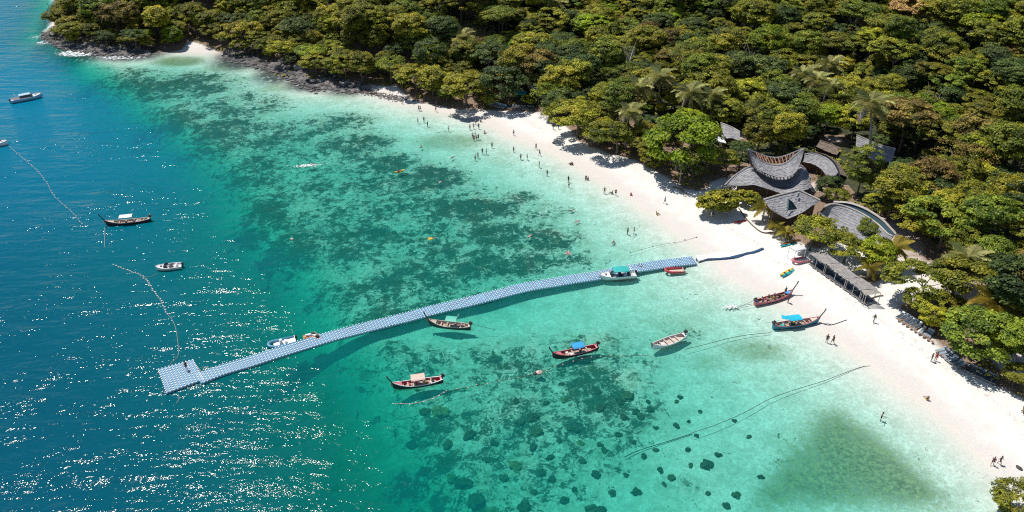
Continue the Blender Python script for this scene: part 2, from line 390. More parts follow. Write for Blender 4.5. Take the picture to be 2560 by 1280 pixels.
for (px, py, rx, ry) in SANDY:
    c = at(px, py, 2); ex = abs(at(px + rx, py, 2).x - c.x); ey = abs(at(px, py - ry, 2).y - c.y)
    clear = np.maximum(clear, 1 - sm(.7, 1.2, np.sqrt(((GP[:, 0] - c.x) / ex) ** 2 + ((GP[:, 1] - c.y) / ey) ** 2)))
litter = np.clip(sm(-1.5, 3.5, GV) * (1 - .75 * clear), 0, 1)
rockf = field(GP, [(200,128,110,26,1),(330,135,80,16,1),(130,100,40,26,1),(610,150,70,22,1),(700,185,60,22,1),(790,212,70,16,1),(870,226,60,12,.8)], .6) * sm(7, -3, GD) * sm(-26, -6, GD)
rockshore = field(GP, [(200,128,120,30,1),(330,130,70,20,1),(128,90,40,40,1),(130,40,30,60,1),(120,20,30,60,1),(610,145,70,26,1),(700,180,70,26,1),(790,208,80,16,1),(870,220,60,10,.8)], .7) * sm(22, 12, GD) * sm(-9, -3, GD)
openf = field(GP, [(1185,95,50,30,1),(1195,60,40,16,.9)], .4)
oc = hit(1190, 100)
openf = np.maximum(openf, 1 - sm(5, 12, np.hypot(GP[:, 0] - oc.x, GP[:, 1] - oc.y)))
qD = GD[quads]; qV = GV[quads].max(1); qL = litter[quads].mean(1)
under = qD.max(1) < -1; hillsel = (~under) & (qV > 26) & (clear[quads].max(1) < .05)
beachsel = ~under & ~hillsel
A = dict(inland=GV, rockshore=rockshore, reef=reef * sm(-4, -14, GD), grass=grass, shore=GD, litter=litter, rocky=rockf, open=openf)
SHM = shore_mat()
sheet('seabed', GZ, under, A, SHM)
sheet('beach', GZ, beachsel, A, SHM)
sheet('hillside', GZ, hillsel, A, hill_mat())

# ---------------------------------------------------------------- sea
def water_mat():
    m, nt, b = newmat('sea_water'); nt.nodes.remove(b); out = nt.nodes['Material Output']; P = objpos(nt)
    D = attr(nt, 'depth')
    ex = lambda k: math_(nt, 'POWER', math.e, math_(nt, 'MULTIPLY', D, -k))
    comb = N(nt, 'ShaderNodeCombineColor'); L(nt, ex(.66), comb.inputs[0]); L(nt, ex(.055), comb.inputs[1]); L(nt, ex(.125), comb.inputs[2])
    tr = N(nt, 'ShaderNodeBsdfTransparent'); L(nt, comb.outputs[0], tr.inputs[0])
    body = N(nt, 'ShaderNodeBsdfDiffuse')
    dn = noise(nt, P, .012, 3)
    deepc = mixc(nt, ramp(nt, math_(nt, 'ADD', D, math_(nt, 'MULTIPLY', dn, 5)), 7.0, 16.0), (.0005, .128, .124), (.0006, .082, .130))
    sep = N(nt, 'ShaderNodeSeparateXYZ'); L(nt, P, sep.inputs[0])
    far_sheen = ramp(nt, math_(nt, 'ADD', sep.outputs[1], math_(nt, 'MULTIPLY', dn, 50)), 90, 270)
    deepc = mixc(nt, far_sheen, deepc, (.0012, .200, .345))  # farther water lightened in its colour, painting in the sky's reflection
    deepc = mixc(nt, ramp(nt, math_(nt, 'ADD', D, dn), 1.5, 6.0), (.0005, .235, .215), deepc)
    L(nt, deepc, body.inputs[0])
    bf = math_(nt, 'SUBTRACT', 1, ex(.20))
    mx = N(nt, 'ShaderNodeMixShader'); L(nt, bf, mx.inputs[0]); L(nt, tr.outputs[0], mx.inputs[1]); L(nt, body.outputs[0], mx.inputs[2])
    # waves: long wind sea running in to the beach, chop, ripples
    mp = N(nt, 'ShaderNodeMapping'); mp.inputs['Rotation'].default_value = (0, 0, math.radians(-14)); mp.inputs['Scale'].default_value = (.30, 1, 1); L(nt, P, mp.inputs[0])
    mp2 = N(nt, 'ShaderNodeMapping'); mp2.inputs['Rotation'].default_value = (0, 0, math.radians(-22)); mp2.inputs['Scale'].default_value = (.5, 1, 1); L(nt, P, mp2.inputs[0])
    w1 = noise(nt, mp.outputs[0], .28, 2, .5); w2 = noise(nt, mp2.outputs[0], .95, 3, .6); w3 = noise(nt, mp2.outputs[0], 2.6, 2, .5)
    gust = ramp(nt, noise(nt, P, .035, 3, .6), .35, .65)
    calm = math_(nt, 'ADD', math_(nt, 'MULTIPLY', ramp(nt, D, .3, 6.0), .72), .28)
    h = math_(nt, 'ADD', math_(nt, 'MULTIPLY', w1, 1.15), math_(nt, 'ADD', math_(nt, 'MULTIPLY', w2, .36), math_(nt, 'MULTIPLY', w3, .04)))
    h = math_(nt, 'MULTIPLY', h, math_(nt, 'MULTIPLY', calm, math_(nt, 'ADD', math_(nt, 'MULTIPLY', gust, .44), .56)))
    bp = N(nt, 'ShaderNodeBump'); bp.inputs['Distance'].default_value = 1.0; bp.inputs['Strength'].default_value = 1.0; L(nt, h, bp.inputs['Height'])
    L(nt, bp.outputs[0], body.inputs['Normal'])
    gl = N(nt, 'ShaderNodeBsdfGlossy'); gl.inputs['Roughness'].default_value = .10; L(nt, bp.outputs[0], gl.inputs['Normal'])
    fr = N(nt, 'ShaderNodeFresnel'); fr.inputs['IOR'].default_value = 1.33; L(nt, bp.outputs[0], fr.inputs['Normal'])
    mg = N(nt, 'ShaderNodeMixShader'); L(nt, math_(nt, 'MULTIPLY', fr.outputs[0], .6), mg.inputs[0]); L(nt, mx.outputs[0], mg.inputs[1]); L(nt, gl.outputs[0], mg.inputs[2])
    # foam round the rocks
    fo = N(nt, 'ShaderNodeBsdfDiffuse'); fo.inputs[0].default_value = (.82, .86, .88, 1)
    fm = ramp(nt, math_(nt, 'ADD', attr(nt, 'foam'), math_(nt, 'MULTIPLY', math_(nt, 'SUBTRACT', noise(nt, P, .9, 6, .75), .5), 1.7)), .55, .8)
    mf = N(nt, 'ShaderNodeMixShader'); L(nt, fm, mf.inputs[0]); L(nt, mg.outputs[0], mf.inputs[1]); L(nt, fo.outputs[0], mf.inputs[2])
    L(nt, mf.outputs[0], out.inputs[0]); return m
foam = field(GP, [(90,92,26,9,.55),(115,106,36,9,.6),(200,132,70,12,.7),(300,143,80,8,.65),(360,142,40,6,.5),(125,72,20,10,.6),(600,158,60,10,.25),(445,145,20,4,.5)], .5) * sm(2.5, 0, GD)
WZ = np.zeros(len(GP)); wsel = (qD.min(1) < 2.0)
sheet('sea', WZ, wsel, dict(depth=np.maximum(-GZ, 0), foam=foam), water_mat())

# ================================================================ palette
M_THATCH = None
def thatch_mat(name, c1, c2):
    m, nt, b = newmat(name); P = objpos(nt)
    n1 = noise(nt, P, 1.3, 5, .7); n2 = noise(nt, P, 9, 4, .75)
    col = mixc(nt, ramp(nt, n1, .3, .7), c1, c2)
    col = mixc(nt, math_(nt, 'MULTIPLY', ramp(nt, n2, .48, .7), .6), col, tuple(q * .35 for q in c1))
    L(nt, col, b.inputs['Base Color']); b.inputs['Roughness'].default_value = .95; b.inputs['Specular IOR Level'].default_value = .1
    bp = N(nt, 'ShaderNodeBump'); bp.inputs['Distance'].default_value = .25; L(nt, n2, bp.inputs['Height']); L(nt, bp.outputs[0], b.inputs['Normal']); return m
THATCH = thatch_mat('grey_thatch', (.32, .315, .335), (.55, .54, .55))
THATCH_B = thatch_mat('brown_thatch', (.25, .19, .15), (.42, .34, .28))
THATCH_D = thatch_mat('weathered_thatch', (.34, .31, .30), (.54, .50, .47))
WOOD = plain('brown_timber', (.12, .075, .055), .8, .4)
WOOD_R = plain('reddish_timber', (.34, .19, .13), .8, .35)
WOOD_P = plain('bleached_wood', (.50, .45, .40), .85, .3)
WALLD = plain('teal_boards_and_shade', (.02, .06, .085), .8, .4)  # dark teal puts the shade of the roof strips into the base colour
BARK = plain('tree_bark', (.17, .13, .10), .95, .4, 5, bump=.05)
BARK_P = plain('pale_bark', (.42, .38, .33), .9, .35, 5, bump=.05)
WHITE = plain('white_paint', (.80, .80, .80), .35, .06)

# ================================================================ foliage
def leaf_mat(name, dark, lite, tip):
    m, nt, b = newmat(name)
    oi = N(nt, 'ShaderNodeObjectInfo'); t = attr(nt, 'tint'); g = N(nt, 'ShaderNodeNewGeometry')
    c = mixc(nt, t, dark, lite)
    c = mixc(nt, math_(nt, 'MULTIPLY', ramp(nt, noise(nt, g.outputs['Position'], .22, 3), .52, .68), .5), c, tip)
    hs = N(nt, 'ShaderNodeHueSaturation'); L(nt, c, hs.inputs['Color'])
    L(nt, math_(nt, 'ADD', math_(nt, 'MULTIPLY', oi.outputs['Random'], .03), .492), hs.inputs['Hue'])
    rr = math_(nt, 'FRACT', math_(nt, 'MULTIPLY', oi.outputs['Random'], 17.3))
    L(nt, math_(nt, 'ADD', math_(nt, 'MULTIPLY', rr, .7), .75), hs.inputs['Value'])
    col = hs.outputs[0]; L(nt, col, b.inputs['Base Color'])
    b.inputs['Roughness'].default_value = .55; b.inputs['Specular IOR Level'].default_value = .3
    tl = N(nt, 'ShaderNodeBsdfTranslucent'); L(nt, col, tl.inputs[0])
    mx = N(nt, 'ShaderNodeMixShader'); mx.inputs[0].default_value = .22
    L(nt, b.outputs[0], mx.inputs[1]); L(nt, tl.outputs[0], mx.inputs[2]); L(nt, mx.outputs[0], nt.nodes['Material Output'].inputs[0]); return m
LEAF = {
 'olive green': leaf_mat('leaf_olive', (.075, .095, .012), (.42, .395, .035), (.55, .44, .04)),
 'yellow green': leaf_mat('leaf_yellow_green', (.12, .13, .010), (.55, .50, .04), (.66, .50, .045)),
 'dark green': leaf_mat('leaf_dark', (.03, .055, .018), (.16, .21, .045), (.22, .25, .05)),
 'mid green': leaf_mat('leaf_mid', (.055, .09, .012), (.32, .37, .035), (.43, .42, .04)),
 'bronze brown': leaf_mat('leaf_bronze', (.10, .07, .018), (.42, .29, .07), (.50, .34, .09)),
 'bright lime green': leaf_mat('leaf_lime', (.10, .15, .006), (.44, .52, .02), (.55, .54, .025)),
 'pale orange': leaf_mat('leaf_orange', (.30, .17, .05), (.62, .42, .16), (.70, .48, .15)),
 'pale green': leaf_mat('leaf_pale', (.12, .14, .03), (.38, .42, .14), (.42, .43, .14)),
}
def quads_mesh(name, c, nrm, size, asp, tint, rs, fold=.18):
    """leaf cards: one bent blade (two faces) per leaf"""
    n = len(c); r = rs.normal(size=(n, 3)); u = np.cross(nrm, r); u /= np.linalg.norm(u, axis=1)[:, None] + 1e-9
    v = np.cross(nrm, u); s = size[:, None]; w = s * asp[:, None]
    p0 = c - u * s; p1 = c - v * w + nrm * s * fold; p2 = c + u * s; p3 = c + v * w + nrm * s * fold
    co = np.stack([p0, p1, p2, p3], 1).reshape(-1, 3)
    me = bpy.data.meshes.new(name); me.vertices.add(4 * n); me.vertices.foreach_set('co', co.astype(np.float32).ravel())
    b0 = np.arange(n) * 4; tri = np.stack([b0, b0 + 1, b0 + 2, b0, b0 + 2, b0 + 3], 1).reshape(-1)
    me.loops.add(len(tri)); me.loops.foreach_set('vertex_index', tri.astype(np.int32))
    me.polygons.add(2 * n); me.polygons.foreach_set('loop_start', np.arange(0, len(tri), 3, dtype=np.int32)); me.update(calc_edges=True)
    a = me.attributes.new('tint', 'FLOAT', 'POINT'); a.data.foreach_set('value', np.repeat(tint, 4).astype(np.float32)); return me
def crown_pts(seed, Rr=5.0, flat=.62, npuff=64, nleaf=92, lsz=.255, layered=.5, low=-.25):
    rs = np.random.default_rng(seed); C = []; NN = []; SZ = []; T = []
    lob = rs.normal(size=(7, 3)); lob /= np.linalg.norm(lob, axis=1)[:, None]; lob[:, 2] = np.abs(lob[:, 2]) * .6
    la = rs.uniform(.1, .6, 7)
    for k in range(npuff):
        while True:
            d = rs.normal(size=3); d /= np.linalg.norm(d)
            if d[2] > low: break
        rad = .66 + (la * np.maximum(lob @ d, 0) ** 3).sum() + rs.uniform(-.12, .08)
        c = d * rad * Rr * np.array([1, 1, flat]); pr = rs.uniform(.75, 1.5) * Rr / 5
        m = int(nleaf * (pr / (Rr / 5)) ** 1.3); q = rs.normal(size=(m, 3)); q /= np.linalg.norm(q, axis=1)[:, None]
        q[:, 2] = np.where(q[:, 2] < -.1, -q[:, 2] * .8, q[:, 2])
        rr = rs.uniform(.55, 1.06, m)[:, None]
        p = c + q * rr * pr * np.array([1.15, 1.15, .45 + .3 * (1 - layered)])
        nr = q * .5 + d * .25 + np.array([0, 0, .75]) + rs.normal(size=(m, 3)) * .42; nr /= np.linalg.norm(nr, axis=1)[:, None]
        C.append(p); NN.append(nr); SZ.append(rs.uniform(.65, 1.25, m) * lsz); T.append(np.clip(rs.uniform(.0, .85) + rs.normal(size=m) * .22, 0, 1))
    C = np.concatenate(C); return C, np.concatenate(NN), np.concatenate(SZ), np.concatenate(T), rs
def crown_mesh(name, seed, **k):
    C, NN, SZ, T, rs = crown_pts(seed, **k)
    return quads_mesh(name, C, NN, SZ, rs.uniform(.45, .75, len(C)), T, rs)
CROWNS = [crown_mesh('crown', 100 + i, flat=(.7, .95, .75, 1.15, .62, .9)[i], npuff=(64, 84, 58, 96, 64, 78)[i], layered=(.8, .2, .6, .1, .9, .3)[i], low=(-.2, -.4, -.2, -.5, -.15, -.35)[i]) for i in range(6)]
CROWN_ROUND = crown_mesh('crown', 201, flat=.9, npuff=95, nleaf=85, lsz=.26, layered=.1)
CROWN_FLAT = crown_mesh('crown', 202, flat=.42, npuff=80, nleaf=80, lsz=.26, layered=1)
CROWN_BUSH = crown_mesh('crown', 203, Rr=5, flat=.75, npuff=60, nleaf=90, lsz=.5, layered=.2)
CROWN_TALL = crown_mesh('crown', 204, Rr=5, flat=1.6, npuff=110, nleaf=80, lsz=.26, layered=.1, low=-.7)
CROWN_OPEN = crown_mesh('crown', 205, Rr=5, flat=.7, npuff=38, nleaf=30, lsz=.2, layered=.6)
def trunk_mesh(seed, h=8.0, Rr=4.2, r0=.28):
    rs = random.Random(seed); mb = MB(); top = Vector((rs.uniform(-.5, .5), rs.uniform(-.5, .5), h * .62))
    mb.tube([(0, 0, -.6), (rs.uniform(-.15, .15), rs.uniform(-.15, .15), h * .3), top], [r0 * 1.25, r0 * .9, r0 * .65], 7)
    for k in range(6):
        a = k * 1.05 + rs.uniform(-.3, .3); e = Vector((math.cos(a) * Rr * .72, math.sin(a) * Rr * .72, h * rs.uniform(.88, 1.15)))
        midp = top.lerp(e, .5) + Vector((0, 0, -.3)); mb.tube([top - Vector((0, 0, .3)), midp, e], [r0 * .42, r0 * .28, r0 * .1], 5)
    me = mb.build('trunk', BARK); m2 = me.data; bpy.data.objects.remove(me); return m2
TRUNKS = [trunk_mesh(i) for i in range(4)]
TRUNK_P = trunk_mesh(9, 8, 4.2, .34); TRUNK_P.materials.clear(); TRUNK_P.materials.append(BARK_P)

# things that trees must not cover: (px, py, Y of the thing)
KEEP = []
def keep(pts, Y=None, up=2.0):
    for (a, b) in pts: KEEP.append((a, b, Y if Y is not None else hit(a, b).y))
TREES = []
def add_tree(x, y, Rr, hcr, colour, crown, label, group=None, trunk=None, cat='tree', name='broadleaf_tree'):
    """Rr crown radius, hcr height of the crown's centre"""
    z = gz(x, y); t = root(name, (x, y, z), R.uniform(0, 6.28), label, cat, group)
    tm = trunk or R.choice(TRUNKS)
    to = linkmesh('trunk', tm, t); sc = Rr / 5.0; to.scale = (sc, sc, max(.25, (hcr + .2 * Rr) / 8.0))
    co = linkmesh('crown', crown, t)
    if not crown.materials: crown.materials.append(LEAF[colour])
    co.material_slots[0].link = 'OBJECT'; co.material_slots[0].material = LEAF[colour]
    co.location = (0, 0, hcr); co.scale = (sc * R.uniform(.92, 1.1), sc * R.uniform(.92, 1.1), sc)
    TREES.append((x, y, Rr)); return t
def hero(px, py, rpx, colour, crown, label, hf=1.15, trunk=None, cat='tree', name='broadleaf_tree'):
    """crown centre at a photo pixel, crown radius in photo pixels"""
    h = 6.0
    for _ in range(6):
        dx, dy, dz = ray(px, py); t = 60.0
        while t < 900 and CAM_H + dz * t > gz(dx * t, dy * t) + h: t += .5
        P = Vector((dx * t, dy * t, 0)); s = FPX / proj((P.x, P.y, gz(P.x, P.y) + h))[2]; Rr = rpx * .84 / s; h = Rr * hf * 1.1
    return add_tree(P.x, P.y, Rr, h, colour, crown, label, None, trunk, cat, name)
C0, C1, C2, C3, C4, C5 = CROWNS
hero(1700, 362, 98, 'bright lime green', CROWN_ROUND, 'large bright lime green round tree at the sand, seaward of the pavilion', .8)
hero(1706, 405, 34, 'pale green', C3, 'small pale green tree with a bare forked trunk in front of the big lime tree', 1.9, TRUNK_P)
hero(1748, 428, 24, 'pale green', C5, 'low pale bush right of the small forked tree on the sand', .9, cat='bush', name='bush')
hero(1786, 512, 50, 'olive green', CROWN_BUSH, 'spreading olive bush standing alone on the sand in front of the pavilion', .62, cat='bush', name='bush')
hero(1876, 496, 26, 'yellow green', CROWN_BUSH, 'round yellow green bush at the foot of the saddle-roofed pavilion', .75, cat='bush', name='bush')
hero(2160, 425, 46, 'mid green', CROWN_TALL, 'tall column-like green tree right of the curved roofs', 1.75)
hero(2070, 468, 34, 'dark green', C3, 'dark leafy tree just right of the saddle-roofed pavilion', 1.0)
hero(2035, 580, 62, 'olive green', CROWN_FLAT, 'flat topped olive tree below the hipped thatch roof', 1.0)
hero(2118, 622, 50, 'olive green', C0, 'olive tree behind the upper end of the beach shelters', .9)
hero(2170, 575, 34, 'mid green', C2, 'green tree leaning over the long curved roof', 1.2)
hero(2195, 640, 52, 'bright lime green', C5, 'lime green tree behind the middle of the beach shelters', .8)
hero(2440, 838, 88, 'mid green', CROWN_ROUND, 'big round green tree at the sand beside the right hand loungers', .85)
hero(2320, 705, 70, 'olive green', C0, 'wide olive tree past the lower end of the beach shelters', 1.0)
hero(2305, 758, 46, 'yellow green', C2, 'yellow green tree overhanging the upper lounger row', .95)
hero(2400, 690, 85, 'olive green', C4, 'broad olive tree inland of the lower shelters', 1.0)
hero(2535, 855, 62, 'yellow green', C1, 'yellow green tree at the right edge above the round green tree', 1.0)
hero(2545, 935, 48, 'olive green', C4, 'olive tree at the right edge where the beach narrows', 1.0)
hero(2545, 1262, 62, 'olive green', C1, 'olive tree in the lower right corner of the beach', 1.0)
hero(2595, 1040, 42, 'bronze brown', C5, 'bronze twigged tree just entering at the right edge of the sand', .9)
hero(1446, 285, 74, 'yellow green', CROWN_FLAT, 'wide layered yellow green tree left of the tall coconut palm', .9)
hero(1392, 262, 42, 'dark green', C3, 'dark green tree between the awning hut and the layered tree', .9)
hero(1326, 252, 19, 'yellow green', CROWN_BUSH, 'small round yellow bush beside the turquoise awning', .8, cat='bush', name='bush')
hero(1255, 205, 58, 'dark green', C1, 'dark tree shading the far row of loungers', 1.0)
hero(1165, 215, 58, 'yellow green', C0, 'bright yellow green tree at the far end of the white beach', .95)
hero(1020, 185, 40, 'yellow green', C2, 'yellow green tree above the cove where rocks meet sand', .9)
hero(1080, 205, 46, 'olive green', C3, 'olive tree over the first red shade on the far beach', .9)
hero(1545, 340, 62, 'olive green', C4, 'olive tree hanging over the sand between the palm and the lime tree', .9)
hero(1640, 405, 28, 'yellow green', C0, 'low yellow green tree on the sand left of the big lime tree', .8)
hero(1498, 335, 46, 'yellow green', C5, 'yellow green tree at the point where the forest juts onto sand', .8)
hero(2275, 22, 58, 'pale orange', C2, 'pale orange flowering tree at the top of the hillside', 1.1)
hero(1670, 150, 34, 'bronze brown', C3, 'bronze crowned tree in the middle of the forest', 1.1)
hero(1850, 225, 60, 'yellow green', CROWN_FLAT, 'broad yellow tree inland of the coconut palms', 1.0)
hero(1900, 340, 46, 'olive green', C1, 'olive tree behind the left tip of the saddle roof', 1.2)
hero(1820, 400, 46, 'olive green', C4, 'olive tree between the lime tree and the pavilion', 1.0)
hero(1740, 300, 38, 'bright lime green', C4, 'lime crown behind the big lime tree', 1.3)
hero(2400, 395, 70, 'bronze brown', CROWN_OPEN, 'sparse bronze tree with pale limbs beside the blue tarpaulin', 1.2, TRUNK_P)
hero(2060, 180, 24, 'olive green', C5, 'small olive tree among the inland palms', 1.0)
hero(430, 92, 30, 'bright lime green', C3, 'bright green tree beside the small pocket beach', .8)
hero(185, 60, 36, 'yellow green', C2, 'yellow green tree at the tip of the rocky headland', .9)
hero(600, 82, 46, 'yellow green', C0, 'yellow green tree above the boulders right of the pocket beach', .9)
hero(2230, 470, 44, 'olive green', C0, 'olive tree beyond the upper end of the long curved roof', 1.0)
hero(2290, 560, 56, 'yellow green', C2, 'yellow green tree right of the long curved roof', 1.0)
hero(1968, 308, 40, 'dark green', C3, 'dark tree directly behind the saddle-roofed pavilion', 1.2)

# roofs, shelters and rows that stay in view
keep([(1815,464),(1850,450),(1885,410),(1910,400),(1945,420),(1980,400),(2008,380),(2020,450),(1960,478),(1940,465)], 148)
keep([(1915,505),(1950,500),(1985,490),(2035,505),(1970,535),(2000,515),(1930,515)], 133)
keep([(2090,520),(2125,535),(2160,550),(2190,575),(2225,585),(2140,570)], 120)
keep([(2030,392),(2060,400),(2085,430),(2105,430),(2075,440)], 160)
keep([(2145,350),(2175,370),(2205,390),(2232,385)], 168)
keep([(2060,365),(2085,380)], 172)
keep([(1612,290),(1650,303),(1685,314),(1810,318),(1830,335),(1800,350)], 180)
keep([(1298,244),(1330,237),(1240,266),(1260,274),(1300,268)])
keep([(x, y) for x, y in zip(range(2000, 2230, 18), range(622, 780, 12))])
keep([(x, y) for x, y in [(2030,655),(2070,685),(2110,715),(2150,745),(2190,750),(2250,795),(2280,815),(2320,838),(2350,880),(2375,895),(2400,915)]])
keep([(1995,625),(1850,556),(1840,480),(1820,475),(1800,455),(1730,475),(1165,92),(1190,100),(1180,75),(2270,690),(2245,665),(2290,660),(2330,700),(1910,540),(1950,575),(1925,560),(2200,330)])
for px_, py_ in [(1155,100),(1385,12),(1652,195),(1597,222),(1575,282),(1727,235),(1782,243),(2007,187),(2045,203),(2076,165),(2080,222),(2178,262),(2236,622),(2490,765),(2540,790),(2420,650),(2185,300)]:
    q_ = hit(px_, py_, 8.0)
    for ox, oy in ((0, 0), (-14, 4), (14, 4)): KEEP.append((px_ + ox, py_ + oy, q_.y + 2))
BUILT = [(p_.x, p_.y, r_) for p_, r_ in [(atY(1850,462,152.5),5),(atY(1900,455,153),7.5),(atY(1945,450,154),9),(atY(1990,450,154),7.5),(atY(2020,455,153),5),(atY(1940,400,158),6),
  (atY(1940,515,139),6),(atY(1975,510,139),7),(atY(2015,510,139.5),6),(atY(2075,535,134),6),(atY(2110,545,132),7.5),(atY(2150,565,130),8),(atY(2190,590,127.5),7),(atY(2220,600,126),5),
  (atY(2040,400,165),6),(atY(2075,425,161),6),(atY(2165,370,170),6),(atY(2200,385,167),7),(atY(2230,390,165.5),5),(atY(2075,370,174),5),(atY(1625,295,194),5),(atY(1670,308,191.5),5),(atY(1825,330,181),5.5),(atY(1800,350,178),4)]]
def clearof(x, y, Rr, h):
    for bx, by, br in BUILT:
        if (bx - x) ** 2 + (by - y) ** 2 < (br + .75 * Rr) ** 2: return False
    z = gz(x, y) + h; a, b, zc = proj((x, y, z)); rp = Rr * FPX / zc
    for (kx, ky, kY) in KEEP:
        if y < kY + .3 * Rr and (kx - a) ** 2 + (ky - b) ** 2 * 1.5 < (rp * .95) ** 2: return False
    # the trunk's foot too
    return True

# the forest
cand = []
xs = np.arange(-260, 420, 5.3); ys = np.arange(90, 470, 5.3)
for j, y in enumerate(ys):
    for x in xs:
        cand.append((x + (j % 2) * 3 + R.uniform(-2.3, 2.3), y + R.uniform(-2.3, 2.3)))
cand = np.array(cand); dv = sdist(cand, VEG); dl = sdist(cand, LAND)
GRP = 'trees of the hillside forest'
LAND_MARKS = [('the rocky headland tip', 150, 70), ('the small pocket beach', 470, 100), ('the dark boulder shore', 720, 170), ('the far white beach', 1080, 230),
 ('the turquoise awning', 1300, 240), ('the grassy gap', 1190, 95), ('the tallest sand-side palm', 1575, 280), ('the big lime green tree', 1700, 360), ('the long low roof', 1650, 300),
 ('the saddle-roofed pavilion', 1945, 420), ('the grey roof on the slope', 2190, 370), ('the long curved roof', 2150, 540), ('the tall leaning palm', 2180, 270), ('the blue tarpaulin', 2405, 355),
 ('the orange flowering tree', 2275, 22), ('the beach shelters', 2110, 680), ('the right lounger rows', 2300, 820), ('the mid-forest bronze tree', 1670, 150), ('the lower right corner tree', 2530, 1200),
 ('the top right corner', 2530, 20), ('the hilltop', 1500, 15), ('the forest boulder', 2370, 490)]
used = {}
def tree_label(px, py, colour, Rr):
    nm, lx, ly = min(LAND_MARKS, key=lambda q: (q[1] - px) ** 2 + 2.5 * (q[2] - py) ** 2)
    dx, dy = px - lx, (py - ly) * 1.6; dist = math.hypot(dx, dy)
    w = 'right next to' if dist < 45 else ('a little' if dist < 100 else ('some way' if dist < 190 else 'far'))
    ang = math.degrees(math.atan2(-dy, dx)) % 360
    side = ['right of', 'up and right of', 'uphill of', 'up and left of', 'left of', 'down and left of', 'downhill of', 'down and right of'][int(((ang + 22.5) % 360) // 45)]
    size = 'small' if Rr < 3.2 else ('large' if Rr > 4.4 else 'medium')
    body = f'{size} {colour} tree ' + (f'right next to {nm}' if dist < 45 else f'{w} {side} {nm}')
    k = used.get(body, 0); used[body] = k + 1
    if k: body = body.replace('tree ', ['tree slightly higher up, ', 'taller tree higher up, ', 'tree third up the slope, ', 'tree fourth up the slope, ', 'tree fifth up the slope, ', 'tree sixth up the slope, ', 'tree seventh up the slope, ', 'tree eighth up the slope, '][min(k - 1, 7)], 1).replace('a little ', 'just ').replace('some way ', 'near, ').replace(' and ', ' ')
    return ' '.join(body.split()[:16])
keepers = []
for (x, y), v, l in zip(cand, dv, dl):
    if v < 2.0 or l < 3: continue
    z = gz(x, y)
    big = R.random(); Rr = 2.5 + 3.0 * big ** 1.7
    if v < 8: Rr *= .85
    h = Rr * R.uniform(.95, 1.35) + (0 if v < 10 else R.uniform(0, 4.5))
    a, b, zc = proj((x, y, z + h))
    rp = Rr * FPX / zc
    if zc < 20 or a < -rp or a > 2560 + 2 * rp or b > 1280 + rp or b < -90: continue
    if any((x - tx) ** 2 + (y - ty) ** 2 < (.60 * (Rr + tr)) ** 2 for tx, ty, tr in TREES if abs(tx - x) < 14): continue
    # clearings
    inclear = False
    for (px, py, rx, ry) in SANDY:
        c = at(px, py, 2); ex = abs(at(px + rx, py, 2).x - c.x); ey = abs(at(px, py - ry, 2).y - c.y)
        if ((x - c.x) / ex) ** 2 + ((y - c.y) / ey) ** 2 < .55: inclear = True; break
    if inclear or not clearof(x, y, Rr, h): continue
    if math.hypot(x - oc.x, y - oc.y) < 9: continue
    keepers.append((zc, x, y, Rr, h, a, b, v))
keepers.sort(key=lambda q: -q[3] / q[0])
small = []
for _k in range(5200):
    x, y = R.uniform(-250, 400), R.uniform(90, 460); small.append((x, y))
sv_ = sdist(np.array(small), VEG)
SG = {}
for tx, ty, tr in TREES + [(k[1], k[2], k[3]) for k in keepers]: SG.setdefault((int(tx // 12), int(ty // 12)), []).append((tx, ty, tr))
extra = []
for (x, y), v in zip(small, sv_):
    if v < 3: continue
    Rr = R.uniform(1.5, 2.6); h = Rr * R.uniform(1.0, 1.7); a, b, zc = proj((x, y, gz(x, y) + h))
    if zc < 20 or a < -20 or a > 2600 or b > 1300 or b < -60: continue
    if v < 14 and R.random() < .5: continue
    near = [t for i in (-1, 0, 1) for j in (-1, 0, 1) for t in SG.get((int(x // 12) + i, int(y // 12) + j), [])]
    if any((x - tx) ** 2 + (y - ty) ** 2 < (.62 * tr + .45 * Rr) ** 2 for tx, ty, tr in near): continue
    if not clearof(x, y, Rr, h) or math.hypot(x - oc.x, y - oc.y) < 8: continue
    if any(((x - at(px, py, 2).x) / abs(at(px + rx, py, 2).x - at(px, py, 2).x)) ** 2 + ((y - at(px, py, 2).y) / abs(at(px, py - ry, 2).y - at(px, py, 2).y)) ** 2 < .6 for px, py, rx, ry in SANDY): continue
    SG.setdefault((int(x // 12), int(y // 12)), []).append((x, y, Rr)); extra.append((zc, x, y, Rr, h, a, b, v))
N_IND = 300 - len(TREES)
ind = [k for k in keepers if -20 < k[6]][:N_IND]; ids = set(map(id, ind)); rest = [k for k in keepers if id(k) not in ids] + extra
def pick_colour(a, b, v):
    w = {'olive green': 34, 'mid green': 20, 'dark green': 14, 'yellow green': 17, 'bronze brown': 4, 'bright lime green': 4}
    if v < 12: w['yellow green'] = 34; w['dark green'] = 6
    if a > 1900 and b < 260: w['dark green'] = 26; w['olive green'] = 40; w['yellow green'] = 6
    ks = list(w); return R.choices(ks, [w[k] for k in ks])[0]
ind.sort(key=lambda q: q[0])
for (zc, x, y, Rr, h, a, b, v) in ind:
    colr = pick_colour(a, b, v); cr = R.choice(CROWNS + [CROWN_FLAT, CROWN_ROUND, C0, C3, CROWN_OPEN] + ([CROWN_TALL] if Rr < 4 else [C4]))
    add_tree(x, y, Rr, h, colr, cr, tree_label(a, b, colr, Rr), GRP)

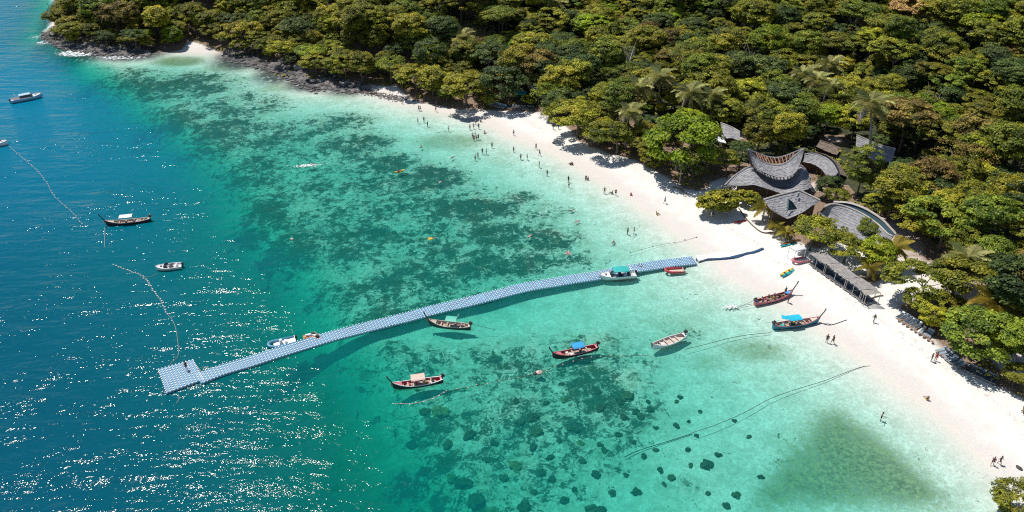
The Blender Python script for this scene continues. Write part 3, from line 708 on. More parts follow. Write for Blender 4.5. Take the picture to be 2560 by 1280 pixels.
# the remaining few hundred farther trees: one mass, instanced
def forest_mass(pts):
    prot = []
    cols = ['olive green', 'mid green', 'dark green', 'yellow green', 'bronze brown', 'olive green', 'bright lime green', 'olive green']
    for i, cn in enumerate(cols):
        src = (CROWNS + [CROWN_FLAT, CROWN_FLAT])[i]; me = src.copy(); me.materials.clear(); me.materials.append(LEAF[cn])
        bm = bmesh.new(); bm.from_mesh(me); bmesh.ops.translate(bm, verts=bm.verts, vec=(0, 0, 6.2))
        ret = len(bm.faces); bm.from_mesh(TRUNKS[i % 4]); bm.faces.ensure_lookup_table()
        for f in bm.faces[ret:]: f.material_index = 1
        bm.to_mesh(me); bm.free(); me.materials.append(BARK); me.name = 'forest_tree'
        prot.append(bpy.data.objects.new('forest_tree', me))
    me = bpy.data.meshes.new('forest'); me.from_pydata([(p[1], p[2], gz(p[1], p[2])) for p in pts], [], [])
    a = me.attributes.new('rz', 'FLOAT', 'POINT'); a.data.foreach_set('value', [R.uniform(0, 6.28) for _ in pts])
    a = me.attributes.new('sc', 'FLOAT', 'POINT'); a.data.foreach_set('value', [p[3] / 5 * R.uniform(.9, 1.15) for p in pts])
    a = me.attributes.new('vi', 'INT', 'POINT'); a.data.foreach_set('value', [R.choices(range(8), [6, 4, 4, 4, 1, 6, 1, 5])[0] for _ in pts])
    o = linkmesh('forest', me); tag(o, 'mass of smaller crowns filling the hillside forest further back', 'forest', kind='stuff')
    ng = bpy.data.node_groups.new('forest', 'GeometryNodeTree')
    ng.interface.new_socket('Geometry', in_out='INPUT', socket_type='NodeSocketGeometry'); ng.interface.new_socket('Geometry', in_out='OUTPUT', socket_type='NodeSocketGeometry')
    gi = ng.nodes.new('NodeGroupInput'); go = ng.nodes.new('NodeGroupOutput'); jn = ng.nodes.new('GeometryNodeJoinGeometry')
    for p in reversed(prot):
        oi = ng.nodes.new('GeometryNodeObjectInfo'); oi.inputs[0].default_value = p; oi.inputs['As Instance'].default_value = True; ng.links.new(oi.outputs['Geometry'], jn.inputs[0])
    ip = ng.nodes.new('GeometryNodeInstanceOnPoints'); ip.inputs['Pick Instance'].default_value = True
    def na(n, t):
        q = ng.nodes.new('GeometryNodeInputNamedAttribute'); q.data_type = t; q.inputs[0].default_value = n; return q.outputs[0]
    cx = ng.nodes.new('ShaderNodeCombineXYZ'); ng.links.new(na('rz', 'FLOAT'), cx.inputs[2])
    cs = ng.nodes.new('ShaderNodeCombineXYZ'); s_ = na('sc', 'FLOAT'); [ng.links.new(s_, cs.inputs[i]) for i in range(3)]
    ng.links.new(gi.outputs[0], ip.inputs['Points']); ng.links.new(jn.outputs[0], ip.inputs['Instance']); ng.links.new(na('vi', 'INT'), ip.inputs['Instance Index'])
    ng.links.new(cx.outputs[0], ip.inputs['Rotation']); ng.links.new(cs.outputs[0], ip.inputs['Scale']); ng.links.new(ip.outputs[0], go.inputs[0])
    md = o.modifiers.new('forest', 'NODES'); md.node_group = ng; return o
forest_mass(rest)
print('TREES', len(TREES), 'rest', len(rest))

# understorey and leaf litter plants along the forest edge (ground cover, uncountable)
def ground_cover():
    P_ = []; N_ = []; S_ = []; rs = np.random.default_rng(5)
    xy = np.stack([rs.uniform(-200, 180, 60000), rs.uniform(60, 330, 60000)], 1); v = sdist(xy, VEG)
    k = (v > 0.0) & (v < 40) & (rs.random(len(v)) < .5 * sm(-1, 4, v)); xy = xy[k]
    cl = np.zeros(len(xy))
    for (px, py, rx, ry) in SANDY:
        c = at(px, py, 2); ex = abs(at(px + rx, py, 2).x - c.x); ey = abs(at(px, py - ry, 2).y - c.y)
        cl = np.maximum(cl, 1 - sm(.8, 1.2, np.sqrt(((xy[:, 0] - c.x) / ex) ** 2 + ((xy[:, 1] - c.y) / ey) ** 2)))
    xy = xy[(cl < .2) & (fbm(xy[:, 0] / 5, xy[:, 1] / 5) > .5)]
    for x, y in xy:
        z = gz(x, y); m = 7; q = rs.normal(size=(m, 3)); q[:, 2] = abs(q[:, 2]); q /= np.linalg.norm(q, axis=1)[:, None]
        s = rs.uniform(.4, 1.1); P_.append(np.array([x, y, z]) + q * s * np.array([1, 1, .9])); nn = q + np.array([0, 0, .8]); N_.append(nn / np.linalg.norm(nn, axis=1)[:, None]); S_.append(np.full(m, s * .5))
    P_ = np.concatenate(P_); me = quads_mesh('undergrowth', P_, np.concatenate(N_), np.concatenate(S_), np.full(len(P_), .5), rs.random(len(P_)), rs)
    me.materials.append(LEAF['olive green']); o = linkmesh('undergrowth', me); tag(o, 'low green undergrowth along the inland edge of the beach', 'undergrowth', kind='stuff')
ground_cover()
def dry_grass():
    rs = np.random.default_rng(6); n = 5000
    xy = np.stack([oc.x + rs.normal(size=n) * 4.5, oc.y + rs.normal(size=n) * 5], 1)
    P_ = np.array([(x, y, gz(x, y) + .35) for x, y in xy]); nn = rs.normal(size=(n, 3)) * .5 + np.array([0, -.3, .6]); nn /= np.linalg.norm(nn, axis=1)[:, None]
    me = quads_mesh('dry_grass', P_, nn, rs.uniform(.3, .8, n), np.full(n, .3), rs.random(n), rs); me.materials.append(leaf_mat('leaf_dry', (.22, .19, .06), (.50, .42, .17), (.5, .38, .2)))
    o = linkmesh('dry_grass', me); tag(o, 'tall dry yellow grass in a gap of the forest', 'grass', kind='stuff')
dry_grass()

# ================================================================ palms
def frond_mesh(seed, Lf=3.6):
    rs = random.Random(seed); mb = MB(); pts = []
    for i in range(9):
        t = i / 8; pts.append(Vector((Lf * t * (1 - .18 * t), 0, Lf * (.42 * t - .75 * t * t))))
    mb.tube(pts, [.05 * (1 - .8 * i / 8) for i in range(9)], 4)
    for i in range(24):
        t = .12 + .86 * i / 23; k = t * 8; a = pts[int(min(k, 7))].lerp(pts[int(min(k, 7)) + 1], k - int(min(k, 7)))
        ll = .85 * math.sin(math.pi * (t * .82 + .12)) + .15
        for sd_ in (-1, 1):
            e = a + Vector((ll * .45, sd_ * ll, -ll * rs.uniform(.25, .6))); w = Vector((.11, 0, .03))
            mb.add([a - w, a + w, e + w * .3, e - w * .3], [(0, 1, 2, 3)])
    o = mb.build('frond'); me = o.data; bpy.data.objects.remove(o)
    a = me.attributes.new('tint', 'FLOAT', 'POINT'); a.data.foreach_set('value', [rs.random() for _ in me.vertices]); return me
FRONDS = [frond_mesh(i) for i in range(3)]
PALM_G = leaf_mat('palm_green', (.20, .21, .06), (.62, .58, .24), (.66, .58, .27)); PALM_Y = leaf_mat('palm_yellow', (.22, .18, .03), (.50, .40, .07), (.55, .40, .08)); PALM_D = plain('dead_frond', (.42, .34, .27), .9, .3)
def palm(px, py, h, label, size=1.0, lean=(0, 0), col=PALM_G, n=19, name='coconut_palm'):
    dx, dy, dz = ray(px, py); t = 60.0
    while t < 900 and CAM_H + dz * t > gz(dx * t, dy * t) + h: t += .5
    cx, cy = dx * t, dy * t; bx, by = cx - lean[0], cy - lean[1]; z = gz(bx, by)
    r = root(name, (bx, by, z), 0, label, 'palm'); top = Vector((lean[0], lean[1], gz(cx, cy) + h - z))
    mb = MB(); mb.tube([(0, 0, -.4), top * .35 - Vector((lean[0] * .18, lean[1] * .18, 0)), top * .7 - Vector((lean[0] * .1, lean[1] * .1, 0)), top], [.26 * size, .19 * size, .16 * size, .14 * size], 7)
    mb.build('trunk', BARK_P, r)
    for k in range(n):
        me = FRONDS[k % 3]
        o = linkmesh('frond', me, r)
        if not me.materials: me.materials.append(col)
        dead = (k % 9 == 8); o.material_slots[0].link = 'OBJECT'; o.material_slots[0].material = PALM_D if dead else col
        tier = k / n; o.location = top; o.rotation_euler = (R.uniform(-.3, .3), (-.95 + 1.35 * tier) if not dead else .75, k * 2.4 + R.uniform(-.2, .2))
        o.scale = (size * R.uniform(.85, 1.1),) * 3
    return r
palm(1155, 100, 7, 'dark coconut palm beside the grassy gap in the hill forest', 1.9)
palm(1385, 12, 8, 'pale coconut palm at the top edge of the forest', 1.7)
palm(1652, 195, 10, 'tan coconut palm with upright fronds, uphill of the long low roof', 1.5)
palm(1597, 222, 9.5, 'coconut palm left of the tan upright palm', 1.5)
palm(1575, 282, 9.5, 'tall coconut palm standing nearest the sand above the long low roof', 1.35, (.6, .5))
palm(1727, 235, 8.5, 'big coconut palm above the lime green tree', 1.6)
palm(1782, 243, 8, 'coconut palm right of the big palm above the lime tree', 1.4)
palm(1880, 165, 8, 'greyish palm in the forest inland of the palm group', 1.2)
palm(2007, 187, 8, 'leftmost palm of the inland palm cluster', 1.4)
palm(2045, 203, 8.5, 'middle palm of the inland palm cluster', 1.4)
palm(2076, 165, 8.5, 'uppermost palm of the inland palm cluster with silvery fronds', 1.5)
palm(2080, 222, 8, 'lowest palm of the inland palm cluster', 1.3)
palm(2178, 262, 15, 'tall palm with a long bare leaning trunk behind the grey roof', 1.6, (-2.4, 1.0))
palm(1912, 522, 3.2, 'small yellowish palm on the sand at the hipped thatch roof', 1.05, col=PALM_Y, n=14)
palm(2236, 622, 4.0, 'yellow palm at the lower end of the long curved roof', 1.1, col=PALM_Y, n=14)
palm(2174, 672, 2.4, 'small palm behind the middle beach shelter', .85, col=PALM_Y, n=12)
palm(2490, 765, 6.0, 'large palm with upright fronds behind the round green tree', 1.5, col=PALM_Y)
palm(2540, 790, 5.0, 'palm at the right edge behind the lounger rows', 1.2)
palm(2420, 650, 6.5, 'palm half hidden inland of the lower shelters', 1.3)
palm(1965, 585, 1.6, 'yellow leaved low palm beside the blue kayaks', .7, col=PALM_Y, n=12)
palm(1940, 568, 1.5, 'golden croton-like palm in front of the hipped roof', .7, col=PALM_Y, n=12)

# bare trees and stumps
def bare_tree(px, py, h, label, mat, seed, spread=1.0):
    g = hit(px, py); r = root('bare_tree', g, 0, label, 'tree'); rs = random.Random(seed); mb = MB()
    top = Vector((.3, 0, h * .45)); mb.tube([(0, 0, -.4), top], [.22, .16], 6); mb.build('trunk', mat, r)
    for k in range(7):
        lm = MB(); a = k * .9 + rs.uniform(-.3, .3); e = Vector((math.cos(a) * h * .4 * spread, math.sin(a) * h * .4 * spread, h * rs.uniform(.8, 1.1)))
        m_ = top.lerp(e, .5); lm.tube([top, m_, e], [.11, .075, .02], 5)
        for q in range(3):
            b_ = m_.lerp(e, q * .3); lm.tube([b_, b_ + Vector((rs.uniform(-1, 1), rs.uniform(-1, 1), rs.uniform(.4, 1.2)))], [.05, .015], 4)
        lm.build('limb', mat, r)
bare_tree(1345, 262, 6.5, 'grey dead tree with drooping twigs beside the awning hut', BARK_P, 1, 1.2)
bare_tree(1565, 205, 12, 'white dead branches standing up out of the forest', WHITE, 2, .5)
bare_tree(1870, 190, 12, 'pale bare tree with forked limbs deep in the forest', BARK_P, 3, 1)
bare_tree(2405, 430, 10, 'pale limbed bare tree beside the blue tarpaulin', BARK_P, 4, .9)
bare_tree(980, 95, 11, 'bare pale limbs rising above the left part of the forest', BARK_P, 6, .8)
bare_tree(2120, 110, 12, 'bare tree standing in the upper right forest', BARK_P, 7, .7)
bare_tree(2300, 330, 12, 'slender bare tree between the tall palm and the blue tarpaulin', BARK_P, 8, .6)
bare_tree(1790, 150, 12, 'thin bare tree in the dark part of the forest', BARK_P, 5, .5)

# ================================================================ buildings
def resamp(pts, n):
    pts = [Vector(p) for p in pts]; d = [0]
    for a, b in zip(pts, pts[1:]): d.append(d[-1] + (b - a).length)
    out = []
    for i in range(n):
        t = d[-1] * i / (n - 1); k = 0
        while k < len(d) - 2 and d[k + 1] < t: k += 1
        f = (t - d[k]) / max(d[k + 1] - d[k], 1e-9); out.append(pts[k].lerp(pts[k + 1], min(1, f)))
    return out
def smoothline(pts, n):
    """Catmull-Rom through the points"""
    P = [Vector(p) for p in pts]; P = [P[0] * 2 - P[1]] + P + [P[-1] * 2 - P[-2]]; out = []
    for i in range(1, len(P) - 2):
        for k in range(8):
            t = k / 8; a, b, c, d = P[i - 1:i + 3]
            out.append(.5 * ((2 * b) + (c - a) * t + (2 * a - 5 * b + 4 * c - d) * t * t + (3 * b - a - 3 * c + d) * t ** 3))
    out.append(P[-2]); return resamp(out, n)
def thatch_roof(rt, off, top, bot, mat, rows=9, n=40, smooth=True, th=.22, ridge=True, name='thatch_course', sag=0.0, rmat=None):
    th = th * .45
    """courses of thatch stepped one over the next, each course a part; underside board; ridge roll"""
    T = smoothline(top, n) if smooth else resamp(top, n); B = smoothline(bot, n) if smooth else resamp(bot, n)
    def S(i, t):
        p = T[i].lerp(B[i], t); p = p + Vector((0, 0, -sag * math.sin(math.pi * t))); return p
    def nrm(i, t):
        a = (S(min(i + 1, n - 1), t) - S(max(i - 1, 0), t)); b = S(i, min(1, t + .05)) - S(i, max(0, t - .05)); v = a.cross(b)
        if v.z < 0: v = -v
        return v.normalized() if v.length > 1e-9 else Vector((0, 0, 1))
    for k in range(rows):
        t0 = k / rows; t1 = (k + 1.25) / rows if k < rows - 1 else 1.03; mb = MB(); a_, b_, c_ = [], [], []
        for i in range(n):
            j = R.uniform(-.12, .10) / rows
            a_.append(S(i, t0) + nrm(i, t0) * .02); q = S(i, t1 + j); nn = nrm(i, min(t1, 1)); b_.append(q + nn * (th + R.uniform(-.05, .05))); c_.append(q + nn * .0 - Vector((0, 0, .02)))
        mb.grid([a_, b_, c_]); mb.build(name, mat, rt, off=off)
    mb = MB(); mb.grid([[S(i, t) - nrm(i, t) * .1 for i in range(n)] for t in (0, .25, .5, .75, .97)]); mb.build('roof_underside', WOOD, rt, off=off)
    if ridge: mb = MB(); mb.tube([p + Vector((0, 0, .12)) for p in T], .20, 6); mb.build('ridge_roll', rmat or mat, rt, off=off)
    return T, B
def posts(rt, off, pts, r=.11, mat=WOOD, name='post'):
    for p in pts:
        mb = MB(); mb.tube([(p[0], p[1], gz(p[0], p[1]) - .3), (p[0], p[1], p[2] - .1)], r, 6); mb.build(name, mat, rt, off=off)
cv = lambda lst: [atY(a, b, c) for a, b, c in lst]

# A the saddle-roofed pavilion
g = hit(1945, 476); off = Vector((g.x, g.y, g.z))
pv = root('thatched_pavilion', off, 0, 'big thatched pavilion with an upswept saddle roof and an open timber ridge', 'pavilion')
fr = cv([(1871,375,156),(1886,392,156),(1903,403,156),(1922,411,156),(1945,414.5,156),(1966,407.5,156),(1984,393,156),(2000,380,156),(2011,372,156)])
ev = cv([(1880,415,155),(1890,421,154),(1904,427,152.5),(1922,436,151.3),(1947,443,150.8),(1972,440,151.3),(1991,427,152.5),(2002,403,154),(2011.5,374,155.6)])
bk = cv([(1871,375,156.2),(1889,382,158),(1908,390,159),(1928,394.5,159.3),(1945,395,159.3),(1962,391,159),(1980,384,158.2),(1997,377,157),(2011,372,156.2)])
be = cv([(1873,392,160),(1890,398,164),(1912,404,165),(1945,407,165),(1975,402,164),(2000,390,161),(2011,376,157)])
thatch_roof(pv, off, fr, ev, THATCH, 9, 44)
T, B = thatch_roof(pv, off, bk, be, THATCH, 6, 30)
F_ = smoothline(fr, 60); K_ = smoothline(bk, 60)
for i in range(14, 50, 3):
    mb = MB(); mb.tube([F_[i] + Vector((0, 0, .2)), K_[min(59, i + (i - 30) // 12)] + Vector((0, 0, .2))], .11, 5); mb.build('rafter', WOOD_R, pv, off=off)
for i in range(16, 47, 6):
    mb = MB(); mb.tube([F_[i] + Vector((0, 0, .1)), K_[min(59, i + 3)] + Vector((0, 0, .1))], .07, 4); mb.build('brace', WOOD_R, pv, off=off)
mb = MB(); mb.tube([F_[i].lerp(K_[i], .5) for i in range(8, 52)], .09, 5); mb.build('purlin', WOOD_R, pv, off=off)
mb = MB(); mb.tube([F_[0], F_[0].lerp(Vector(ev[0]), .5) + Vector((-.3, 0, 0)), ev[0]], .22, 6); mb.build('gable_board', WOOD, pv, off=off)
mb = MB(); mb.grid([[F_[0], F_[4], F_[8]], [Vector(ev[0]) * .5 + F_[0] * .5, smoothline(ev, 60)[3], smoothline(ev, 60)[6]], [ev[0], smoothline(ev, 60)[2] - Vector((0, 0, .1)), smoothline(ev, 60)[6] - Vector((0, 0, .2))]]); mb.build('gable_wall', WOOD_R, pv, off=off)
lt = cv([(1812,464,152),(1832,444,154),(1856,427,155.3),(1882,417,156),(1915,434,156.5),(1945,443,156.5),(1975,437,156.5),(1998,414,156),(2014,426,155),(2026,446,153)])
lb = cv([(1809,466.5,151.4),(1838,465,150.3),(1862,464,149.6),(1885,462,149),(1907,468,148.3),(1935,477,147.6),(1960,484,147.2),(1985,481,148),(2010,475,149.4),(2029,468,151.2)])
thatch_roof(pv, off, lt, lb, THATCH, 10, 48, sag=.35)
posts(pv, off, [p + Vector((0, .8, 0)) for p in resamp(lb, 12)])
mb = MB(); lw = [p + Vector((0, 3.2, 0)) for p in resamp(lb, 12)][2:11]
mb.grid([[Vector((p.x, p.y, gz(p.x, p.y))) for p in lw], [Vector((p.x, p.y, p.z - .1)) for p in lw]]); mb.build('wall', WOOD, pv, off=off)
for a, b in ((1836, 474), (1845, 470), (1858, 476)):
    q = hit(a, b + 8); mb = MB(); mb.tube([q + Vector((-1.4, -.5, 0)), q + Vector((0, .6, 1.6)), q + Vector((.8, 1.5, 3))], .13, 5); mb.build('raking_strut', WOOD, pv, off=off)

def shell_house(name, label, gp, top, bot, mat, rows=7, n=28, cat='building', npost=6, wallmat=WOOD, smooth=True, rmat=None, **k):
    g = hit(*gp); off = Vector(g); h = root(name, off, 0, label, cat)
    T, B = thatch_roof(h, off, cv(top), cv(bot), mat, rows, n, smooth=smooth, rmat=rmat, **k)
    bb = resamp(B, npost); posts(h, off, [p + Vector((0, .5, 0)) for p in bb])
    w = resamp([p.lerp(q, .75) for p, q in zip(T, B)], 10)
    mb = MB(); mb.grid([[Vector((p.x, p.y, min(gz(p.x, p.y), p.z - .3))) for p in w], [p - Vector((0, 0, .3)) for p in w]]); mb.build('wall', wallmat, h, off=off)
    return h, off, T, B
# B crescent roof right of the pavilion
h, off, T, B = shell_house('crescent_house', 'house with a crescent shaped grey roof right of the pavilion', (2060, 440),
  [(2012,386,167),(2035,385,167.5),(2060,394,166),(2080,409,163),(2094,434,158.5)], [(2008,405,164),(2032,410,163),(2053,422,160.5),(2066,438,157),(2078,447,155.5)], THATCH)
mb = MB(); W0 = cv([(2030,384,168.6),(2058,390,167.6),(2078,402,165.2),(2090,416,162.6),(2100,440,158)]); W0 = smoothline(W0, 24)
mb.grid([[p - Vector((0, 0, .9)) for p in W0], [p + Vector((0, 0, .5)) for p in W0]]); mb.build('parapet', WALLD, h, off=off)
mb = MB(); O0 = smoothline(cv([(2030,379,171),(2062,385,170.5),(2085,398,168),(2104,416,165),(2117,442,160)]), 24); mb.slab([p + Vector((0, 0, .5)) for p in W0], O0, .2); mb.build('back_roof', THATCH_B, h, off=off)
# C grey roof on the slope
shell_house('hillside_house', 'house with a large plain grey roof on the slope behind', (2190, 404),
  [(2141,338,174),(2165,349,173),(2195,363,170.5),(2239,373,167.5)], [(2139,376,169),(2163,386,167.5),(2190,404,163.5),(2230,404,163.5)], THATCH, 9, smooth=False, rmat=WOOD_P)
# D small brown roof
shell_house('brown_roofed_hut', 'hut with a weathered brown roof between the crescent and slope roofs', (2070, 384), [(2050,352,178),(2075,360,178),(2102,374,176)], [(2040,366,173.5),(2065,378,172.5),(2092,388,171)], THATCH_B, 5, 14, cat='hut', npost=4, smooth=False)
# E hipped roof
h, off, T, B = shell_house('hipped_house', 'hipped thatch house with a triangular dormer at the sand', (1968, 556),
  [(1909,500,140),(1945,489,141.2),(1997,476,142),(2022,488,141),(2049,501,139.4)], [(1935,530,136.4),(1952,539,136),(1968,547,135.7),(2005,531,137),(2034,513,139)], THATCH, 10, 36, smooth=False, sag=.3, rmat=WOOD_P)
mb = MB(); a, b, c = atY(1969, 499, 138.2), atY(1966, 529, 136.6), atY(1993, 524, 138.0); q = Vector((0, 0, .35))
mb.add([a + q, b + q, b, a, atY(1971, 499, 138.6)], [(0, 1, 2, 3)]); mb.slab([a + q, b + q], [a + Vector((.3, .1, .3)), b + Vector((.35, .1, .3))], .3); mb.build('dormer_edge', plain('weathered_teal', (.30, .46, .45), .8, .2), h, off=off)
mb = MB(); mb.add([a + q, b + q * .6, c + q * .5, (a + c) / 2 + q * 1.6], [(0, 1, 2, 3)]); mb.build('dormer_opening', WALLD, h, off=off)
mb = MB(); mb.tube([atY(1997, 488, 140.6) + q * .6, atY(1993, 494, 140.0) + q * .6], .16, 5); mb.build('roof_vent', WALLD, h, off=off)
# F long curved roof
h, off, T, B = shell_house('long_curved_house', 'long curved thatch house with a dark band of shade along its back', (2140, 600),
  [(2060,519,136),(2080,511,137),(2113,517,136.5),(2155,535,134),(2192,560,130.5),(2217,584,127),(2232,592,125.6)], [(2048,530,137.5),(2066,548,135),(2092,575,131.5),(2125,590,129),(2165,604,126.6),(2195,614,125),(2215,616,124.4)], THATCH, 10, 40, sag=.1, rmat=WOOD_P)
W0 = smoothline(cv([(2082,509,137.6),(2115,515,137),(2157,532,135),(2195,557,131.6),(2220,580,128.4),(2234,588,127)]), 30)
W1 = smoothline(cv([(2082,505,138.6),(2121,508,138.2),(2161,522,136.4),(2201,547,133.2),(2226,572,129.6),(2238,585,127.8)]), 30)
mb = MB(); mb.grid([[p - Vector((0, 0, .6)) for p in W0], [p - Vector((0, 0, .15)) for p in W1]]); mb.build('shade_strip_wall', WALLD, h, off=off)  # shade under the coping, put in as a dark teal strip
mb = MB(); mb.slab([p + Vector((-.1, -.35, .12)) for p in W1], [p + Vector((.5, .6, .0)) for p in W1], .15); mb.build('coping', WOOD_P, h, off=off)
# G long low roof, H pale roof
shell_house('long_low_house', 'long low grey roofed house half buried in trees uphill of the beach', (1650, 318), [(1604,286,196),(1648,295,195),(1692,309,193)], [(1600,293,192),(1642,305,190.5),(1686,321,188)], THATCH, 4, 16, npost=4, smooth=False, rmat=WOOD_P)
shell_house('pale_roofed_house', 'pale concave roof behind the big lime green tree', (1822, 356), [(1801,308,186),(1818,314,185),(1835,322,184),(1850,331,182)], [(1810,346,178),(1820,345,178),(1832,346,178),(1850,352,177)], THATCH, 6, 16, cat='hut', npost=3, rmat=WOOD_P)
g = hit(1800, 356); off = Vector(g); h = root('flat_roofed_shed', off, 0, 'small flat white roof tucked left of the pale concave roof', 'shed')
mb = MB(); mb.slab([atY(1786, 340, 180), atY(1806, 338, 180.5)], [atY(1793, 353, 177), atY(1816, 358, 176.5)], .15); mb.build('roof', WHITE, h, off=off); posts(h, off, [atY(1788, 342, 179.6), atY(1794, 352, 177.2), atY(1814, 356, 176.8)], .09)
# I awning hut far along the beach
g = hit(1300, 254); off = Vector(g); h = root('awning_hut', off, 0, 'dark beach hut with a turquoise awning under the dark trees', 'hut')
TQ = plain('turquoise_canvas', (.10, .50, .55), .6, .15)
mb = MB(); mb.slab([g + Vector((-1.9, 1.6, 2.9)), g + Vector((1.9, 1.3, 2.8))], [g + Vector((-1.6, -.6, 2.4)), g + Vector((2.1, -.9, 2.3))], .08); mb.build('awning', TQ, h, off=off)
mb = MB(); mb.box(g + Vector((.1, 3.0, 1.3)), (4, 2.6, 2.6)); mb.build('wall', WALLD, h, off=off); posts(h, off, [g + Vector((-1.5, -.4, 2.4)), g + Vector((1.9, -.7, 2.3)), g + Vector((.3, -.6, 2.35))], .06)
h2o = Vector(hit(1338, 246)); h = root('grey_lean_to', h2o, 0, 'grey lean-to roof beside the dead tree and turquoise awning', 'shed')
thatch_roof(h, h2o, [h2o + Vector((-2.6, 2.5, 3.4)), h2o + Vector((1.2, 2.2, 3.2))], [h2o + Vector((-1.6, -.3, 2.5)), h2o + Vector((2.2, -.4, 2.5))], THATCH, 4, 8, smooth=False); posts(h, h2o, [h2o + Vector((-1.5, -.1, 2.5)), h2o + Vector((2.0, -.2, 2.5)), h2o + Vector((1.1, 2.1, 3.2))], .07)

# J beach shelters
lbl = ['first thatched beach shelter, nearest the white canopy', 'second thatched beach shelter down from the white canopy', 'third thatched beach shelter, its roof running to the end', 'last lattice shelter frame of bare poles at the lower end']
quadsJ = [((2024,632),(2061,630),(2100,657),(2064,660)), ((2068,660),(2102,658),(2148,694),(2116,696)), ((2120,698),(2153,694),(2193,722),(2154,725)), ((2157,727),(2192,724),(2203,732),(2166,738))]
for k, q in enumerate(quadsJ):
    hh = [2.5, 2.9, 2.9, 2.5]; P_ = []
    for (a, b), up in zip(q, hh): w = at(a, b, gz(*hit(a, b + 25).xy) + up); P_.append(w)
    c = sum(P_, Vector()) / 4; off = Vector((c.x, c.y, gz(c.x, c.y))); s_ = root('beach_shelter', off, 0, lbl[k], 'shelter', 'thatched shelters along the beach')
    if k < 3:
        thatch_roof(s_, off, [P_[1], P_[2]], [P_[0], P_[3]], THATCH_D, 5, 16, smooth=False, th=.10, ridge=False)
    else:
        for i in range(9): mb = MB(); mb.tube([P_[1].lerp(P_[2], i / 8), P_[0].lerp(P_[3], i / 8)], .045, 4); mb.build('slat', WOOD_P, s_, off=off)
    mb = MB(); mb.tube([P_[0] - Vector((0, 0, .12)), P_[3] - Vector((0, 0, .12))], .07, 5); mb.build('beam', WOOD_P, s_, off=off)
    mb = MB(); mb.tube([P_[1] - Vector((0, 0, .12)), P_[2] - Vector((0, 0, .12))], .07, 5); mb.build('beam', WOOD_P, s_, off=off)
    posts(s_, off, [P_[0], P_[0].lerp(P_[3], .5), P_[3], P_[1], P_[2]], .06, WOOD_P)
# K white canopy
g = hit(1996, 640); off = Vector(g); h = root('white_canopy', off, 0, 'white square canopy on posts at the upper end of the shelters', 'canopy')
cs = [at(1974, 617, g.z + 2.5), at(2000, 608, g.z + 2.6), at(2016, 621, g.z + 2.6), at(1990, 627, g.z + 2.4)]
mb = MB(); cc = sum(cs, Vector()) / 4 + Vector((0, 0, .35)); mb.add(cs + [cc], [(0, 1, 4), (1, 2, 4), (2, 3, 4), (3, 0, 4)]); mb.slab([cs[0], cs[1]], [cs[3], cs[2]], .25); mb.build('canopy_cloth', WHITE, h, off=off)
posts(h, off, cs, .06, WHITE)
mb = MB(); mb.box(g + Vector((.6, .6, .45)), (1.6, .8, .9)); mb.build('counter', WHITE, h, off=off)
# blue tarpaulin, boulder, logs
BLUE = plain('blue_tarpaulin', (.03, .30, .55), .5, .2)
g = hit(2405, 392); o = MB().slab([(-1.6, 1.0, 3.6), (1.2, 1.2, 3.9)], [(-1.1, -1.0, 2.4), (1.6, -1.1, 2.5)], .06).build('canvas', BLUE); r_ = root('tarpaulin', g + Vector((0, 0, 2)), 0, 'blue tarpaulin hung among branches in the right hand forest', 'tarpaulin'); o.parent = r_
posts(r_, g + Vector((0, 0, 2)), [g + Vector((-1.5, .9, 5.5)), g + Vector((1.5, -1, 4.4))], .06)
ROCK = plain('dark_boulder', (.085, .08, .08), .85, .5, .9, bump=.1); ROCKL = plain('grey_boulder', (.24, .21, .20), .85, .4, .9, bump=.1)
def rock_mesh(seed):
    rs = random.Random(seed); bm = bmesh.new(); bmesh.ops.create_icosphere(bm, subdivisions=2, radius=1)
    offs = [Vector((rs.gauss(0, 1), rs.gauss(0, 1), rs.gauss(0, 1))).normalized() for _ in range(9)]
    for v in bm.verts:
        k = 1.0
        for o_ in offs:
            d = v.co.normalized().dot(o_)
            if d > .62: k = min(k, .62 / d + .12)
        v.co *= k * rs.uniform(.94, 1.05)
    me = bpy.data.meshes.new('boulder'); bm.to_mesh(me); bm.free(); me.materials.append(ROCK); return me
ROCKS = [rock_mesh(i) for i in range(6)]
def boulder(x, y, s, label, group=None, mat=None, z=None, sq=.6):
    o = linkmesh('boulder', R.choice(ROCKS)); o.location = (x, y, (max(gz(x, y), -.5) if z is None else z) + s * .15); o.rotation_euler = (R.uniform(-.3, .3), R.uniform(-.3, .3), R.uniform(0, 6))
    o.scale = (s * R.uniform(.8, 1.3), s * R.uniform(.7, 1.1), s * sq * R.uniform(.8, 1.2)); tag(o, label, 'boulder', group)
    o.material_slots[0].link = 'OBJECT'; o.material_slots[0].material = mat or ROCK; return o
g = hit(2372, 500); boulder(g.x, g.y, 2.8, 'large grey boulder showing between crowns in the right hand forest', mat=ROCKL, z=g.z + 2.5, sq=1.3); KEEP.append((2370, 490, g.y))
g = hit(750, 174); boulder(g.x, g.y, 2.6, 'biggest pale boulder at the top of the dark boulder shore', mat=ROCKL)
g = hit(714, 160); boulder(g.x, g.y, 2.4, 'tall dark boulder under the trees left of the biggest pale one')
LOGM = plain('driftwood', (.20, .14, .10), .9, .4)
def log(px, r_, label, name='driftwood_log'):
    P_ = [hit(a, b) + Vector((0, 0, r_)) for a, b in px]; c = P_[0]; mb = MB(); mb.tube(smoothline(P_, 4 * len(P_)) if len(P_) > 2 else P_, r_, 7)
    o = mb.build(name, LOGM, off=c); o.location = c; tag(o, label, 'log')
log([(1682, 471), (1698, 477), (1714, 488)], .22, 'dark driftwood log on the sand below the forked tree')
log([(1846, 524), (1872, 560), (1905, 582), (1935, 586)], .14, 'curved log edging round the planted bed below the small palm', 'edging_log')
